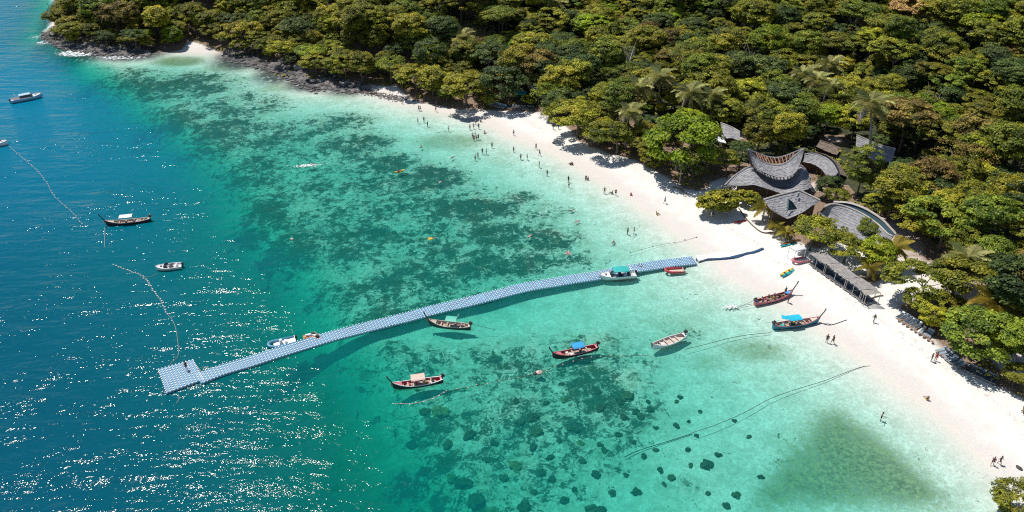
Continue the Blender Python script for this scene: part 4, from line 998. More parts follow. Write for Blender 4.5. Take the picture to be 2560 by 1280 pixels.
log([(1712, 466), (1730, 474), (1748, 478)], .12, 'thin branch lying on the sand right of the forked tree')
log([(908, 231), (925, 236), (942, 237)], .25, 'dark log half in the water where the rocks end')
log([(2167, 752), (2190, 748), (2206, 744)], .12, 'low stack of poles lying at the lower end of the shelters')

# ---------------------------------------------------------------- shore boulders: the largest are things, the rubble between them is stuff
BG = 'dark boulders along the rocky shore'
segs = [((106, 90), (150, 110), 34, 10), ((150, 112), (280, 130), 60, 12), ((280, 130), (375, 130), 40, 11), ((560, 134), (690, 172), 55, 13), ((690, 165), (790, 215), 60, 17), ((790, 212), (900, 222), 45, 12), ((900, 226), (1010, 250), 22, 9)]
names_ = ['at the headland tip', 'below the headland trees', 'beside the small pocket beach', 'right of the small pocket beach', 'in the middle of the boulder shore', 'towards the white sand', 'scattered on the first white sand']
def loc_label(body, px, py, marks, near, mid_, used_, lim=16):
    nm, lx, ly = min(marks, key=lambda q: (q[1] - px) ** 2 + 3 * (q[2] - py) ** 2); dx, dy = px - lx, (py - ly) * 1.7; dist = math.hypot(dx, dy)
    ang = math.degrees(math.atan2(-dy, dx)) % 360; side = ['right of', 'up-right of', 'above', 'up-left of', 'left of', 'down-left of', 'below', 'down-right of'][int(((ang + 22.5) % 360) // 45)]
    w = 'touching' if dist < near * .4 else (f'just {side}' if dist < near else (f'a bit {side}' if dist < mid_ else f'well {side}'))
    t_ = f'{body} {w} {nm}'; k = used_.get(t_, 0); used_[t_] = k + 1
    if k: t_ = ['rounder ', 'lower ', 'narrower ', 'wider ', 'rougher ', 'flatter '][min(k - 1, 5)] + t_
    return ' '.join(t_.split()[:lim])
BMARKS = [('the headland tip', 112, 92), ('the headland foam', 200, 130), ('the rocks under the headland trees', 285, 128), ('the pocket beach', 400, 124), ('the pocket beach trees', 560, 138), ('the grey rubble bank', 620, 150), ('the tall dark boulder', 714, 160),
  ('the biggest pale boulder', 750, 174), ('the middle rubble bank', 700, 190), ('the lower rubble bank', 790, 212), ('the dark log', 925, 234), ('the last rocks', 870, 222), ('the first white sand', 985, 240)]
HMARKS = [('the red and white boat', 1045, 960), ('the yellowish pair of heads', 1085, 1033), ('the blue-canopied boat', 1440, 885), ('the white open boat', 1675, 858), ('the sunken rope end', 1560, 1143), ('the dark cluster in mid reef', 1580, 1015), ('the left reef cluster', 1330, 1060),
  ('the bottom edge', 1230, 1280), ('the bottom centre edge', 1500, 1280), ('the large lone head', 1765, 1170), ('the seagrass patch', 1900, 1200), ('the glittering water', 1060, 1165)]
UL = {}
nb = 0; rub = []
for si, (a, b, n, wd) in enumerate(segs):
    for k in range(n):
        t = R.random(); px = a[0] + (b[0] - a[0]) * t; py = a[1] + (b[1] - a[1]) * t + R.gauss(-1.0, wd * .32)
        w = at(px, py, .3); s = R.uniform(.45, 1.25) * (1 if si < 6 else .6)
        if gz(w.x, w.y) < -1.4 or gz(w.x, w.y) > 4: continue
        if nb < 280:
            wet = 'half-sunk' if gz(w.x, w.y) < .15 else ('dark' if R.random() < .45 else 'greyish')
            pm = None if wet != 'greyish' else ROCKL
            szw = 'large' if s > 1.0 else ('small' if s < .65 else 'medium')
            boulder(w.x, w.y, s, loc_label(f'{szw} {wet} boulder', px, py, BMARKS, 14, 30, UL), BG, pm); nb += 1
def rubble():
    mb = MB(); rs = random.Random(4)
    for si, (a, b, n, wd) in enumerate(segs):
        for k in range(n * 26):
            t = rs.random(); px = a[0] + (b[0] - a[0]) * t; py = a[1] + (b[1] - a[1]) * t + rs.gauss(-1.5, wd * .42); w = at(px, py, .3); z = gz(w.x, w.y)
            if z < -1.2 or z > 4.5: continue
            s = rs.uniform(.2, .65) * (1 if si < 6 else .5); mb.ball((w.x, w.y, z + s * .2), s, 5, 3, (rs.uniform(.7, 1.4), rs.uniform(.7, 1.3), rs.uniform(.4, .8)))
    o = mb.build('shore_rubble', plain('rubble', (.20, .185, .18), .9, .7, .5)); tag(o, 'broken stones filling the gaps between the shore boulders', 'rubble', kind='stuff')
rubble()

# coral heads in the clear shallows
CORAL = plain('coral_head', (.10, .12, .075), 1, .8, 2.6, spec=0, bump=.15); CORALM = plain('coral_head_mid', (.14, .16, .09), 1, .8, 2.2, spec=0, bump=.15); CORALP = plain('coral_head_pale', (.22, .25, .12), 1, .5, 1.5, spec=0, bump=.15)
heads = [(1100,1035,30),(1065,1030,22),(1160,1205,34),(1130,1190,24),(1195,1250,36),(1230,1290,40),(1300,1060,22),(1330,1050,26),(1345,1085,26),(1290,1010,14),(1495,985,16),(1410,1005,12),(1440,1080,18),(1425,1075,12),
 (1500,1030,20),(1550,1010,22),(1570,1000,24),(1590,1035,16),(1600,1045,20),(1560,1050,14),(1625,1030,14),(1510,1128,16),(1332,1122,14),(1398,1105,10),(1450,1110,12),(1765,1170,24),(1725,1170,10),(1590,1232,19),(1680,1200,16),
 (1490,1190,20),(1610,1145,12),(1530,1235,16),(1355,1185,14),(1290,1170,26),(1310,1270,28),(1380,1200,16),(1475,1275,26),(1505,1275,18),(1660,1215,10),(1795,1145,12),(1720,1130,10),(1640,1130,10),(1690,1070,12),(1840,1245,14),(1815,1270,12),
 (1620,1010,9),(1690,1010,8),(1700,1000,9),(1750,1035,8),(1405,965,10),(1365,1012,12),(1500,1115,12),(1545,1090,12),(1455,1155,12),(1375,1145,14),(1235,1110,18),(1260,1195,20),(1175,1090,26),(1120,1110,24),(1060,1165,22),(1030,1100,20),
 (1215,1150,16),(1650,1180,12),(1565,1190,10),(1410,1250,14),(1740,1095,8),(1870,1100,9),(1835,1060,8),(1770,1240,9),(1900,1200,10),(1585,1110,9),(1640,1075,9),(1720,1060,7),(1335,1230,12),(1435,1225,10)]
CM = []
for sdx in range(4):
    bm = bmesh.new(); bmesh.ops.create_icosphere(bm, subdivisions=3, radius=1); rs = random.Random(50 + sdx)
    from mathutils import noise as mnoise
    for v in bm.verts: v.co *= 1 + .55 * mnoise.noise(v.co * 1.5 + Vector((sdx * 7, 0, 0))) + .35 * mnoise.noise(v.co * 4.2)
    me = bpy.data.meshes.new('coral_head'); bm.to_mesh(me); bm.free(); me.materials.append(CORAL); CM.append(me)
for i, (px, py, rp) in enumerate(heads):
    w = at(px, py, -1.6); s = rp * (.62 if rp > 14 else .75) * (w - Vector((0, 0, CAM_H))).length / FPX; z = gz(w.x, w.y)
    o = linkmesh('coral_head', CM[i % 4]); o.location = (w.x, w.y, z); o.rotation_euler = (0, 0, R.uniform(0, 6)); o.scale = (s, s * R.uniform(.7, 1), min(.9, s * .55))
    pale = i in (0, 3, 5, 11, 24, 33)
    if not pale and i % 5 in (1, 3): o.material_slots[0].link = 'OBJECT'; o.material_slots[0].material = CORALM
    if pale: o.material_slots[0].link = 'OBJECT'; o.material_slots[0].material = CORALP
    zone = 'in the middle reef' if px < 1420 and py < 1130 else ('at the bottom edge left of centre' if px < 1300 else ('at the bottom edge below centre' if py > 1180 else 'among the scattered heads below the blue-canopied boat'))
    tag(o, loc_label(f'{"large" if rp > 20 else ("medium" if rp > 12 else "small")} {"pale topped" if pale else "dark"} coral head', px, py, HMARKS, 45, 95, UL), 'coral head', 'coral heads in the shallow water')

# ================================================================ floating dock
DB = plain('dock_blue', (.19, .40, .58), .42, .25, .8, spec=.9); DW = plain('dock_white_stud', (.80, .82, .85), .4, .05)
def dock_block_mesh():
    mb = MB(); mb.box((0, 0, .04), (.50, .50, .40)); mb.box((0, 0, .27), (.42, .42, .06), taper=.85)
    me = mb.build('float_block', DB); m = me.data; bpy.data.objects.remove(me)
    mb = MB(); mb.tube([(0, 0, .0), (0, 0, .30), (0, 0, .335)], [.13, .13, .09], 6); s_ = mb.build('x', DW); sm_ = s_.data; bpy.data.objects.remove(s_); return m, sm_
BLK, STUD = dock_block_mesh(); STUD.name = 'stud'
PITCHB = .54
line_px = [(500,947),(560,924),(640,900),(740,868),(860,833),(980,803),(1100,772),(1200,748),(1300,722),(1400,704),(1500,688),(1600,669),(1700,655),(1742,650)]
cl = smoothline([at(a, b, .25) for a, b in line_px], 900); cum = [0]
for a, b in zip(cl, cl[1:]): cum.append(cum[-1] + (b - a).length)
def dockpos(s):
    k = int(np.clip(np.searchsorted(cum, s) - 1, 0, len(cl) - 2)); f = (s - cum[k]) / (cum[k + 1] - cum[k]); p = cl[k].lerp(cl[k + 1], f); k0, k1 = max(k - 14, 0), min(k + 15, len(cl) - 1)
    d = (cl[k1] - cl[k0]).normalized(); return p, d
blocks = []
for i in range(int(cum[-1] / PITCHB)):
    p, d = dockpos(i * PITCHB); n_ = Vector((-d.y, d.x, 0))
    for j in range(5): blocks.append((p + n_ * (j - 2) * PITCHB, math.atan2(d.y, d.x), .05 * math.sin(i * .35 + j * .2)))
jc = cl[0]
TL, TR, BR_, BL = [at(a, b, .25) for a, b in ((397, 925), (482, 901), (509, 949), (417, 983))]
platf = []; nu = round(((TR - TL).length + (BR_ - BL).length) / 2 / PITCHB); nv = round(((BL - TL).length + (BR_ - TR).length) / 2 / PITCHB); ang = math.atan2((TR - TL).y, (TR - TL).x)
for i in range(nu):
    for j in range(nv):
        u, v = (i + .5) / nu, (j + .5) / nv; platf.append((TL.lerp(TR, u).lerp(BL.lerp(BR_, u), v), ang, .02 * math.sin(i * .7 + j)))
print('dock', len(blocks), nu, nv, cum[-1])
def near_px(b): return proj(b[0])[2]
DOFF = Vector((cl[0].x, cl[0].y, 0))
dock = root('floating_dock', DOFF, 0, 'long blue modular floating jetty with white studs running out from the beach', 'jetty')
plat = root('floating_platform', Vector((TL.x, TL.y, 0)), 0, 'square blue floating platform at the seaward end of the jetty', 'platform')
for (p, a, dz) in platf:
    o = linkmesh('float_block', BLK, plat); o.location = (p.x - TL.x, p.y - TL.y, .12 + dz); o.rotation_euler = (0, 0, a)
mb = MB()
for i in range(nu + 1):
    for j in range(nv + 1):
        q = TL.lerp(TR, i / nu).lerp(BL.lerp(BR_, i / nu), j / nv); mb.tube([(q.x - TL.x, q.y - TL.y, .2), (q.x - TL.x, q.y - TL.y, .45), (q.x - TL.x, q.y - TL.y, .48)], [.14, .14, .1], 6)
o = mb.build('coupling_stud', DW, plat); o['kind'] = 'stuff'
n_part = 300 - 0
for (p, a, dz) in blocks[:n_part]:
    o = linkmesh('float_block', BLK, dock); o.location = (p.x - DOFF.x, p.y - DOFF.y, .12 + dz); o.rotation_euler = (0, 0, a)
mb = MB()
for (p, a, dz) in blocks[n_part:]:
    mb.box((p.x - DOFF.x, p.y - DOFF.y, .16 + dz), (.50, .50, .40), rz=a); mb.box((p.x - DOFF.x, p.y - DOFF.y, .39 + dz), (.40, .40, .06), rz=a, taper=.85)
# single-file blocks that lead on over the sand
tail_px = [(1742,657),(1790,653),(1835,647),(1865,640),(1885,632),(1908,624)]
NAVY = plain('dock_navy', (.03, .10, .22), .5, .3, 2); tmb = MB()
tl_ = smoothline([hit(a, b) for a, b in tail_px], 400); tc = [0]
for a, b in zip(tl_, tl_[1:]): tc.append(tc[-1] + (b - a).length)
s_ = 0
while s_ < tc[-1]:
    k = min(int(np.searchsorted(tc, s_)), 398); p = tl_[k]; d = (tl_[k + 1] - tl_[max(k - 3, 0)]).normalized(); n_ = Vector((-d.y, d.x, 0))
    for j in (0,): tmb.box((p.x - DOFF.x + n_.x * j * .5, p.y - DOFF.y + n_.y * j * .5, max(p.z, -.05) + .12), (.46, .46, .36), rz=math.atan2(d.y, d.x))
    s_ += .54
o = tmb.build('single_file_float_run', NAVY, dock); o['kind'] = 'stuff'
o = mb.build('float_block_run', DB, dock); o['kind'] = 'stuff'
mb = MB()
for i in range(int(cum[-1] / PITCHB)):
    p, d = dockpos((i + .5) * PITCHB); n_ = Vector((-d.y, d.x, 0))
    for j in range(6):
        q = p + n_ * (j - 2.5) * PITCHB - DOFF; rr_ = .14 if 0 < j < 5 else .12
        mb.tube([(q.x, q.y, .2), (q.x, q.y, .45), (q.x, q.y, .48)], [rr_, rr_, .09], 6)
o = mb.build('coupling_stud', DW, dock); o['kind'] = 'stuff'
# sand-filled white mats between the jetty and the single file
mb = MB(); A_ = [hit(a, b) for a, b in [(1738,648),(1765,643),(1800,639),(1835,640),(1862,640)]]; B_ = [hit(a, b) for a, b in [(1745,658),(1768,655),(1795,652),(1820,649),(1862,641)]]
mb.slab([Vector((p.x, p.y, max(p.z, 0) + .42)) for p in A_], [Vector((p.x, p.y, max(p.z, 0) + .40)) for p in B_], .25); o = mb.build('white_mat', plain('sandy_white_mat', (.84, .82, .79), .9, .06, 2), off=A_[0]); o.location = A_[0]; tag(o, 'white sand-covered mat where the jetty meets the beach', 'mat')

# ================================================================ boats
def col(name, c, rough=.45, var=.12, **k): return plain(name, c, rough, var, **k)
P_RED = col('paint_red', (.52, .06, .08)); P_PINK = col('paint_pink_red', (.62, .20, .22)); P_DARK = col('paint_dark_hull', (.03, .035, .04)); P_TEAL = col('paint_teal', (.02, .22, .30))
P_CREAM = col('paint_cream', (.62, .52, .42)); P_WHITE = WHITE; P_BLUE = col('canopy_blue', (.04, .33, .68)); P_CYAN = col('canopy_cyan', (.02, .50, .72)); P_TEALC = col('canopy_teal', (.04, .45, .42))
P_GREENC = col('canopy_green', (.12, .50, .38)); P_BEIGE = col('canopy_beige', (.66, .50, .42)); DECK = col('boat_deck_wood', (.46, .34, .27), .7, .35); DECKP = col('boat_deck_pale', (.60, .50, .44), .7, .3)
METAL = plain('engine_metal', (.06, .06, .06), .5, .5, 6); STEEL = plain('steel_pole', (.35, .35, .36), .4, .1); BLACKP = plain('black_plastic', (.02, .02, .022), .4, .2)
ROPE = plain('wet_rope', (.05, .045, .035), .9, .3); ROPEL = plain('pale_rope', (.34, .33, .29), .9, .2)
def heading(stern, bow, z=0):
    a, b = at(*stern, z), at(*bow, z); c = (a + b) / 2; return c, math.atan2((b - a).y, (b - a).x), (b - a).length
def hull(rt, Ln, Bm, free, mat, inner, rail, bowrise=.8, sternrise=.25, keel=.32, transom=.5, full=2.2, floor=.08, nst=16, rake=.10):
    st = []
    for i in range(nst + 1):
        t = i / nst; x = -Ln / 2 + Ln * t
        w = Bm / 2 * (transom + (1 - transom) * math.sin(min(1, t / .45) * math.pi / 2)) if t < .45 else Bm / 2 * max(0.0, 1 - ((t - .45) / .55) ** full) ** .85
        z = free + bowrise * max(0, (t - .5) / .5) ** 2.4 + sternrise * max(0, (.3 - t) / .3) ** 2
        k = -keel + (keel + free * .5) * max(0, (t - .8) / .2) ** 2
        st.append((x, max(w, .015), z, k))
    mb = MB(); rows = []
    for x, w, z, k in st: rows.append([(x + rake * Ln * 0, -w, z), (x, -w * .86, z * .35), (x, -w * .5, k * .7), (x, 0, k), (x, w * .5, k * .7), (x, w * .86, z * .35), (x, w, z)])
    mb.grid(rows); mb.add(rows[0], [(0, 1, 2, 3, 4, 5, 6)]); o = mb.build('hull', mat, rt, smooth=False)
    mb = MB(); rows = []
    for x, w, z, k in st[:-1]:
        iw = max(w - .09, .01); rows.append([(x + .04, -iw, z - .02), (x + .04, -iw * .8, floor), (x + .04, 0, floor - .03), (x + .04, iw * .8, floor), (x + .04, iw, z - .02)])
    mb.grid(rows); mb.add(rows[0], [(0, 1, 2, 3, 4)]); mb.build('lining', inner, rt)
    mb = MB()
    for s in (-1, 1): mb.tube([(x, s * (w - .03), z + .03) for x, w, z, k in st], [.075] * nst + [.04], 5)
    mb.build('gunwale', rail, rt); return st
def cover(rt, st, i0, i1, mat, name='foredeck', dz=.0):
    mb = MB(); mb.grid([[(x, -w + .05, z + dz), (x, 0, z + .06 + dz), (x, w - .05, z + dz)] for x, w, z, k in st[i0:i1 + 1]]); return mb.build(name, mat, rt)
def person_seat(*a): pass
def longtail(stern, bow, label, hullm, inner, railm, canopy=None, cx=(-.05, .2), ch=1.75, tail='up', fore=None, Bm=1.75, flags=(), cargo=0, taildir=0.0, shaft_len=4.5, prow=1.5, Lx=None, z0=0.0, canopy2=None, deckm=DECK):
    c, rz, Ln = heading(stern, bow); Ln = Lx or Ln
    c.z = z0; rt = root('longtail_boat', c, rz, label, 'boat', 'longtail boats')
    st = hull(rt, Ln, Bm, .52, hullm, inner, railm)
    if fore: cover(rt, st, 13, 15, fore)
    cover(rt, st, 0, 1, fore or railm, 'stern_deck')
    mb = MB(); mb.slab([(-Ln * .36, -Bm * .33, .16), (Ln * .24, -Bm * .32, .16)], [(-Ln * .36, Bm * .33, .16), (Ln * .24, Bm * .32, .16)], .05); mb.build('floor_boards', deckm, rt)
    for t in (-.26, -.12, .06, .2, .3):
        w = np.interp(t * Ln, [q[0] for q in st], [q[1] for q in st]) - .08; mb = MB(); mb.box((t * Ln, 0, .43), (.26, w * 2, .05)); mb.build('thwart', deckm, rt)
    x, w, z, k = st[-1]
    mb = MB(); mb.tube([(x - .35, 0, k + .1), (x + .02, 0, z), (x + .38 * prow, 0, z + .62 * prow), (x + .50 * prow, 0, z + 1.0 * prow)], [.07, .12, .10, .13], 6); mb.build('prow', METAL if hullm is P_DARK else WOOD, rt)
    mb = MB(); mb.tube([(x + .02, 0, z + .1), (x + .12, .12, z - .35), (x + .1, .1, z - .8)], [.13, .10, .03], 5); mb.build('prow_ribbon', P_RED if hullm is not P_TEAL else BLACKP, rt)
    # engine on its pivot with the long shaft
    ez = st[0][2] + .3; ex = -Ln / 2 + .15; e = MB(); e.tube([(ex, 0, st[0][2] - .1), (ex, 0, ez)], .06, 5); e.box((ex - .15, 0, ez + .18), (.62, .42, .36)); e.tube([(ex - .1, 0, ez + .36), (ex - .1, 0, ez + .55)], .16, 7)
    e.tube([(ex + .1, .1, ez + .3), (ex + .95, .12, ez + .42)], .025, 4); en = e.build('engine', METAL, rt)
    s = MB()
    if tail == 'up': s.tube([(ex - .3, 0, ez + .1), (ex - shaft_len * .35, 0, ez + .35)], .03, 5)
    else:
        dxs, dys = math.cos(taildir), math.sin(taildir); s.tube([(ex - .2, 0, ez + .1), (ex - .2 - shaft_len * dxs, shaft_len * dys, -.12)], .035, 5); s.box((ex - .2 - shaft_len * dxs, shaft_len * dys, -.12), (.08, .35, .08))
    s.build('propeller_shaft', METAL, en)
    if canopy:
        x0, x1 = cx[0] * Ln, cx[1] * Ln; hw = Bm * .46; mb = MB(); rows = [[(x_, hw * math.sin(q), ch + .16 * math.cos(q * 1.2)) for q in (-1.35, -.8, -.3, .3, .8, 1.35)] for x_ in (x0, (x0 + x1) / 2, x1)]
        rows2 = [[(a, b, c_ - .05) for a, b, c_ in r_] for r_ in rows]; mb.grid(rows); mb.grid(rows2); mb.tube(rows[0], .04, 4); mb.tube(rows[2], .04, 4); mb.tube([r_[0] for r_ in rows], .04, 4); mb.tube([r_[-1] for r_ in rows], .04, 4); mb.build('canopy', canopy, rt)
        for px_ in (x0 + .1, x1 - .1):
            for s_ in (-1, 1): p = MB(); p.tube([(px_, s_ * hw * .93, .45), (px_, s_ * hw * .93, ch)], .03, 5); p.build('canopy_post', STEEL, rt)
        if canopy2:
            mb = MB(); mb.slab([(x0 - 1.3, -hw * .2, ch + .25), (x0 + .1, -hw * .7, ch + .12)], [(x0 - 1.1, hw * .9, ch + .45), (x0 + .2, hw * .1, ch + .3)], .05); mb.build('awning_flap', canopy2, rt)
    for (fx, fy, c1) in flags:
        p = MB(); p.tube([(fx * Ln, fy, .5), (fx * Ln + .1, fy, 3.1)], .022, 4); fp = p.build('flag_pole', STEEL, rt); f = MB(); f.slab([(fx * Ln + .1, fy, 3.05), (fx * Ln + .3, fy + .55, 2.95)], [(fx * Ln + .08, fy, 2.6), (fx * Ln + .25, fy + .6, 2.45)], .02); f.build('flag', c1, fp)
    rs = random.Random(int(stern[0])); pal = [P_TEALC, P_BLUE, P_WHITE, P_CREAM, P_RED, BLACKP, col('crate_yellow', (.65, .45, .05)), DECKP]
    for k in range(cargo):
        b = MB(); s_ = rs.uniform(.25, .5); b.box((0, 0, 0), (s_ * 1.3, s_, s_ * .8), rz=rs.uniform(0, 2)); o = b.build('cargo_box' if k % 2 else 'cooler', pal[rs.randrange(8)], rt); o.location = (rs.uniform(-.34, .26) * Ln, rs.uniform(-.38, .38), .35)
    return rt, c, rz
longtail((378, 552), (266, 564), 'black-hulled longtail boat with a white canopy alone on deep water', P_DARK, DECKP, P_CREAM, P_WHITE, (-.12, .16), 1.85, fore=P_CREAM, cargo=3, prow=1.7)
longtail((1177, 822), (1072, 812), 'grey longtail boat with a mint canopy just below the jetty, tail in the water', P_DARK, DECKP, P_CREAM, P_GREENC, (-.17, .08), 1.8, tail='down', taildir=-.12, shaft_len=4.2, fore=P_CREAM, flags=[(-.24, -.3, P_WHITE)], cargo=3)
longtail((1494, 872), (1382, 897), 'dark-hulled longtail boat with a blue canopy and flags in mid bay', P_DARK, col('lining_red', (.35, .07, .09)), P_PINK, P_BLUE, (-.16, .08), 1.75, fore=P_PINK, flags=[(-.2, -.2, P_CYAN), (-.18, -.5, col('flag_yellow', (.7, .5, .05)))], cargo=5)
longtail((1712, 843), (1628, 874), 'open white wooden longtail boat without canopy above its own shadow', P_WHITE, DECKP, P_WHITE, None, tail='up', prow=.2, fore=None, cargo=1, Bm=2.0, deckm=DECKP)
longtail((1108, 953), (982, 972), 'red and white longtail boat with a beige canopy nearest the viewer', P_DARK, P_RED, P_WHITE, P_BEIGE, (-.14, .13), 1.65, fore=P_PINK, flags=[(-.17, -.2, P_CYAN), (-.16, -.55, BLACKP)], cargo=6)
longtail((1932, 820), (2046, 806), 'teal-hulled longtail boat with a bright blue canopy, bow on the beach', P_TEAL, col('lining_pink', (.55, .36, .32)), P_PINK, P_CYAN, (-.20, .06), 1.75, fore=P_CREAM, cargo=3, canopy2=P_CYAN, flags=[], prow=1.6)
longtail((1886, 762), (1979, 738), 'red open longtail boat crowded with people, bow on the sand', P_PINK, P_RED, P_PINK, None, fore=P_BLUE, tail='down', taildir=.05, shaft_len=4.6, cargo=9, prow=1.7)
_r, _c, _z = longtail((160, 34), (126, 27), 'dark prow of a longtail boat showing beyond the headland trees', P_DARK, DECK, P_DARK, None, prow=1.9, Lx=9.5)

def outboard(rt, x, y, z, mat=BLACKP):
    mb = MB(); mb.box((x - .12, y, z + .42), (.42, .30, .5), taper=.8); mb.box((x - .1, y, z - .1), (.14, .12, .7)); mb.build('outboard_motor', mat, rt)
def speedboat(stern, bow, label, hullm, canopy=None, Bm=2.3, cabin=False, seats=3, motors=2, Lx=None, inner=None, free=.75, bow_open=False):
    c, rz, Ln = heading(stern, bow); Ln = Lx or Ln; rt = root('speedboat', c, rz, label, 'boat')
    st = hull(rt, Ln, Bm, free, hullm, inner or P_WHITE, P_WHITE, bowrise=.35, sternrise=0, transom=.9, full=2.6, floor=.25)
    cover(rt, st, 11, 15, P_WHITE)
    if not bow_open:
        mb = MB(); mb.box((Ln * .33, 0, free + .16), (.8, .6, .03)); mb.build('hatch', BLACKP, rt)
    mb = MB(); x = Ln * .17; w = Bm * .36; mb.grid([[(x - .6, -w, free), (x + .1, -w * .7, free), (x + .3, 0, free), (x + .1, w * .7, free), (x - .6, w, free)], [(x - .75, -w * .95, free + .5), (x - .25, -w * .6, free + .55), (x - .1, 0, free + .58), (x - .25, w * .6, free + .55), (x - .75, w * .95, free + .5)]]); mb.build('windshield', plain('tinted_glass', (.02, .03, .035), .08, 0), rt)
    for k in range(seats):
        mb = MB(); mb.box((-Ln * .08 - k * .9, 0, .5), (.45, Bm * .6, .35)); mb.box((-Ln * .08 - k * .9 - .22, 0, .75), (.1, Bm * .6, .35)); mb.build('seat', P_WHITE if k % 2 else BLACKP, rt)
    if canopy:
        x0, x1, hw, ch = -Ln * .30, Ln * .12, Bm * .42, 1.95; mb = MB(); rows = [[(x_, hw * q, ch + .1 * (1 - q * q) - .1 * abs(x_ - (x0 + x1) / 2) / 2) for q in (-1, -.5, 0, .5, 1)] for x_ in (x0, (x0 + x1) / 2, x1)]; mb.grid(rows); mb.grid([[(a, b, c_ - .06) for a, b, c_ in r_] for r_ in rows]); mb.build('canopy', canopy, rt)
        for px_ in (x0 + .1, x1 - .1):
            for s_ in (-1, 1): p = MB(); p.tube([(px_, s_ * hw * .95, .7), (px_, s_ * hw * .95, ch)], .03, 5); p.build('canopy_post', STEEL, rt)
        mb = MB(); mb.tube([(x0 - .1, -hw, .7), (x0 - .3, -hw, ch + .1), (x0 - .3, hw, ch + .1), (x0 - .1, hw, .7)], .06, 5); mb.build('roll_bar', P_WHITE, rt)
    if cabin:
        mb = MB(); mb.box((0, 0, free + .45), (Ln * .42, Bm * .62, .8), taper=.82); mb.build('cabin', plain('dark_glass_cabin', (.03, .05, .07), .15, .1), rt); mb = MB(); mb.box((-.3, 0, free + .92), (Ln * .36, Bm * .6, .1), taper=.9); mb.build('cabin_roof', col('pale_blue_roof', (.45, .60, .72)), rt)
        mb = MB(); mb.box((-Ln * .44, 0, .45), (.7, Bm * .8, .12)); mb.build('swim_platform', P_WHITE, rt)
        mb = MB(); mb.tube([(-Ln * .3, -.6, free + .6), (-Ln * .33, -.5, free + 1.4), (-Ln * .33, .5, free + 1.4), (-Ln * .3, .6, free + .6)], .05, 5); mb.build('radar_arch', P_WHITE, rt)
        for s_ in (-1, 1): mb = MB(); mb.tube([(Ln * .05, s_ * Bm * .4, free + .05), (Ln * .1, s_ * Bm * .4, free + .35), (Ln * .38, s_ * Bm * .16, free + .6), (Ln * .46, 0, free + .65)], .03, 4); mb.build('bow_rail', STEEL, rt)
    for k in range(motors): outboard(rt, -Ln / 2 - .05, (k - (motors - 1) / 2) * .55, .45)
    return rt
speedboat((28, 257), (108, 242), 'white and blue cabin speedboat at the upper left of the bay', col('hull_pale_blue', (.30, .52, .70)), None, 3.2, True, 0, 2, free=.95)
speedboat((-44, 366), (22, 362), 'white boat cut by the left edge of the photo', P_WHITE, None, 2.8, True, 0, 1, free=.9)
speedboat((456, 668), (391, 675), 'small white open motorboat with a black outboard, left of the jetty', P_WHITE, None, 2.0, False, 2, 1, free=.6)
speedboat((1588, 690), (1496, 697), 'white speedboat with a turquoise bimini moored against the jetty', P_WHITE, P_TEALC, 2.4, False, 3, 2)
def rib(stern, bow, label, tube_mat, floor_mat, z0=0.0, console=True, Bm=1.9, motor=True, cat='dinghy'):
    c, rz, Ln = heading(stern, bow, z0); c.z = z0; rt = root('inflatable_boat', c, rz, label, cat); r = .24; P_ = []
    for k in range(13):
        a = math.pi * k / 12 - math.pi / 2; P_.append((Ln / 2 - Bm / 2 * 1.3 + math.cos(a) * Bm / 2 * 1.25, math.sin(a) * (Bm / 2 - r), .28 + .22 * max(0, math.cos(a))))
    P_ = [(-Ln / 2, -(Bm / 2 - r), .26)] + P_ + [(-Ln / 2, Bm / 2 - r, .26)]; mb = MB(); mb.tube(P_, [r * .55] + [r] * 13 + [r * .55], 8); mb.build('buoyancy_tube', tube_mat, rt, smooth=True)
    mb = MB(); mb.slab([(-Ln / 2 + .2, -Bm / 2 + r, .14), (Ln / 2 - .9, -Bm / 2 + r, .14)], [(-Ln / 2 + .2, Bm / 2 - r, .14), (Ln / 2 - .9, Bm / 2 - r, .14)], .2); mb.build('floor', floor_mat, rt)
    mb = MB(); mb.box((-Ln / 2 + .25, 0, .32), (.1, Bm - 2 * r, .45)); mb.build('transom', floor_mat, rt)
    if console: mb = MB(); mb.box((Ln * .05, 0, .55), (.5, .6, .8), taper=.8); mb.build('console', P_WHITE, rt); mb = MB(); mb.box((-Ln * .12, 0, .38), (.35, .7, .3)); mb.build('seat', P_WHITE, rt)
    if motor: outboard(rt, -Ln / 2 + .15, 0, .35)
    return rt
rib((742, 850), (671, 868), 'blue-grey inflatable boat with a white console beside the jetty', col('rib_blue', (.12, .34, .52)), P_WHITE, Bm=2.3)
rib((1711, 678), (1662, 680), 'red inflatable dinghy floating just below the jetty near the beach', P_RED, P_CREAM, console=False)
g = hit(2000, 652); rib((2022, 650), (1980, 656), 'red inflatable dinghy pulled up on the sand beside the white canopy', P_PINK, P_WHITE, z0=g.z + .02, console=False, motor=False)
def kayak(a, b, label, m1, z=None, rider=None, cat='kayak'):
    g = hit(*a) if z is None else None; z = g.z if z is None else z; c, rz, Ln = heading(a, b, z); c.z = z + .12; rt = root('kayak', c, rz, label, cat)
    mb = MB(); n = 12; rows = []
    for i in range(n + 1):
        t = i / n; w = .38 * math.sin(math.pi * t) ** .7 + .01; zz = .20 + .22 * abs(2 * t - 1) ** 3; x = -Ln / 2 + Ln * t; rows.append([(x, -w, zz * .7), (x, -w * .7, zz), (x, 0, zz - .06), (x, w * .7, zz), (x, w, zz * .7), (x, w * .6, -.1 + .2 * abs(2 * t - 1) ** 3), (x, -w * .6, -.1 + .2 * abs(2 * t - 1) ** 3)])
    mb.grid(rows, closed=True); mb.build('hull', m1, rt, smooth=True)
    for s_ in (-.15, .2): mb = MB(); mb.box((s_ * Ln, 0, .17), (.5, .42, .06)); mb.build('seat', BLACKP, rt)
    return rt
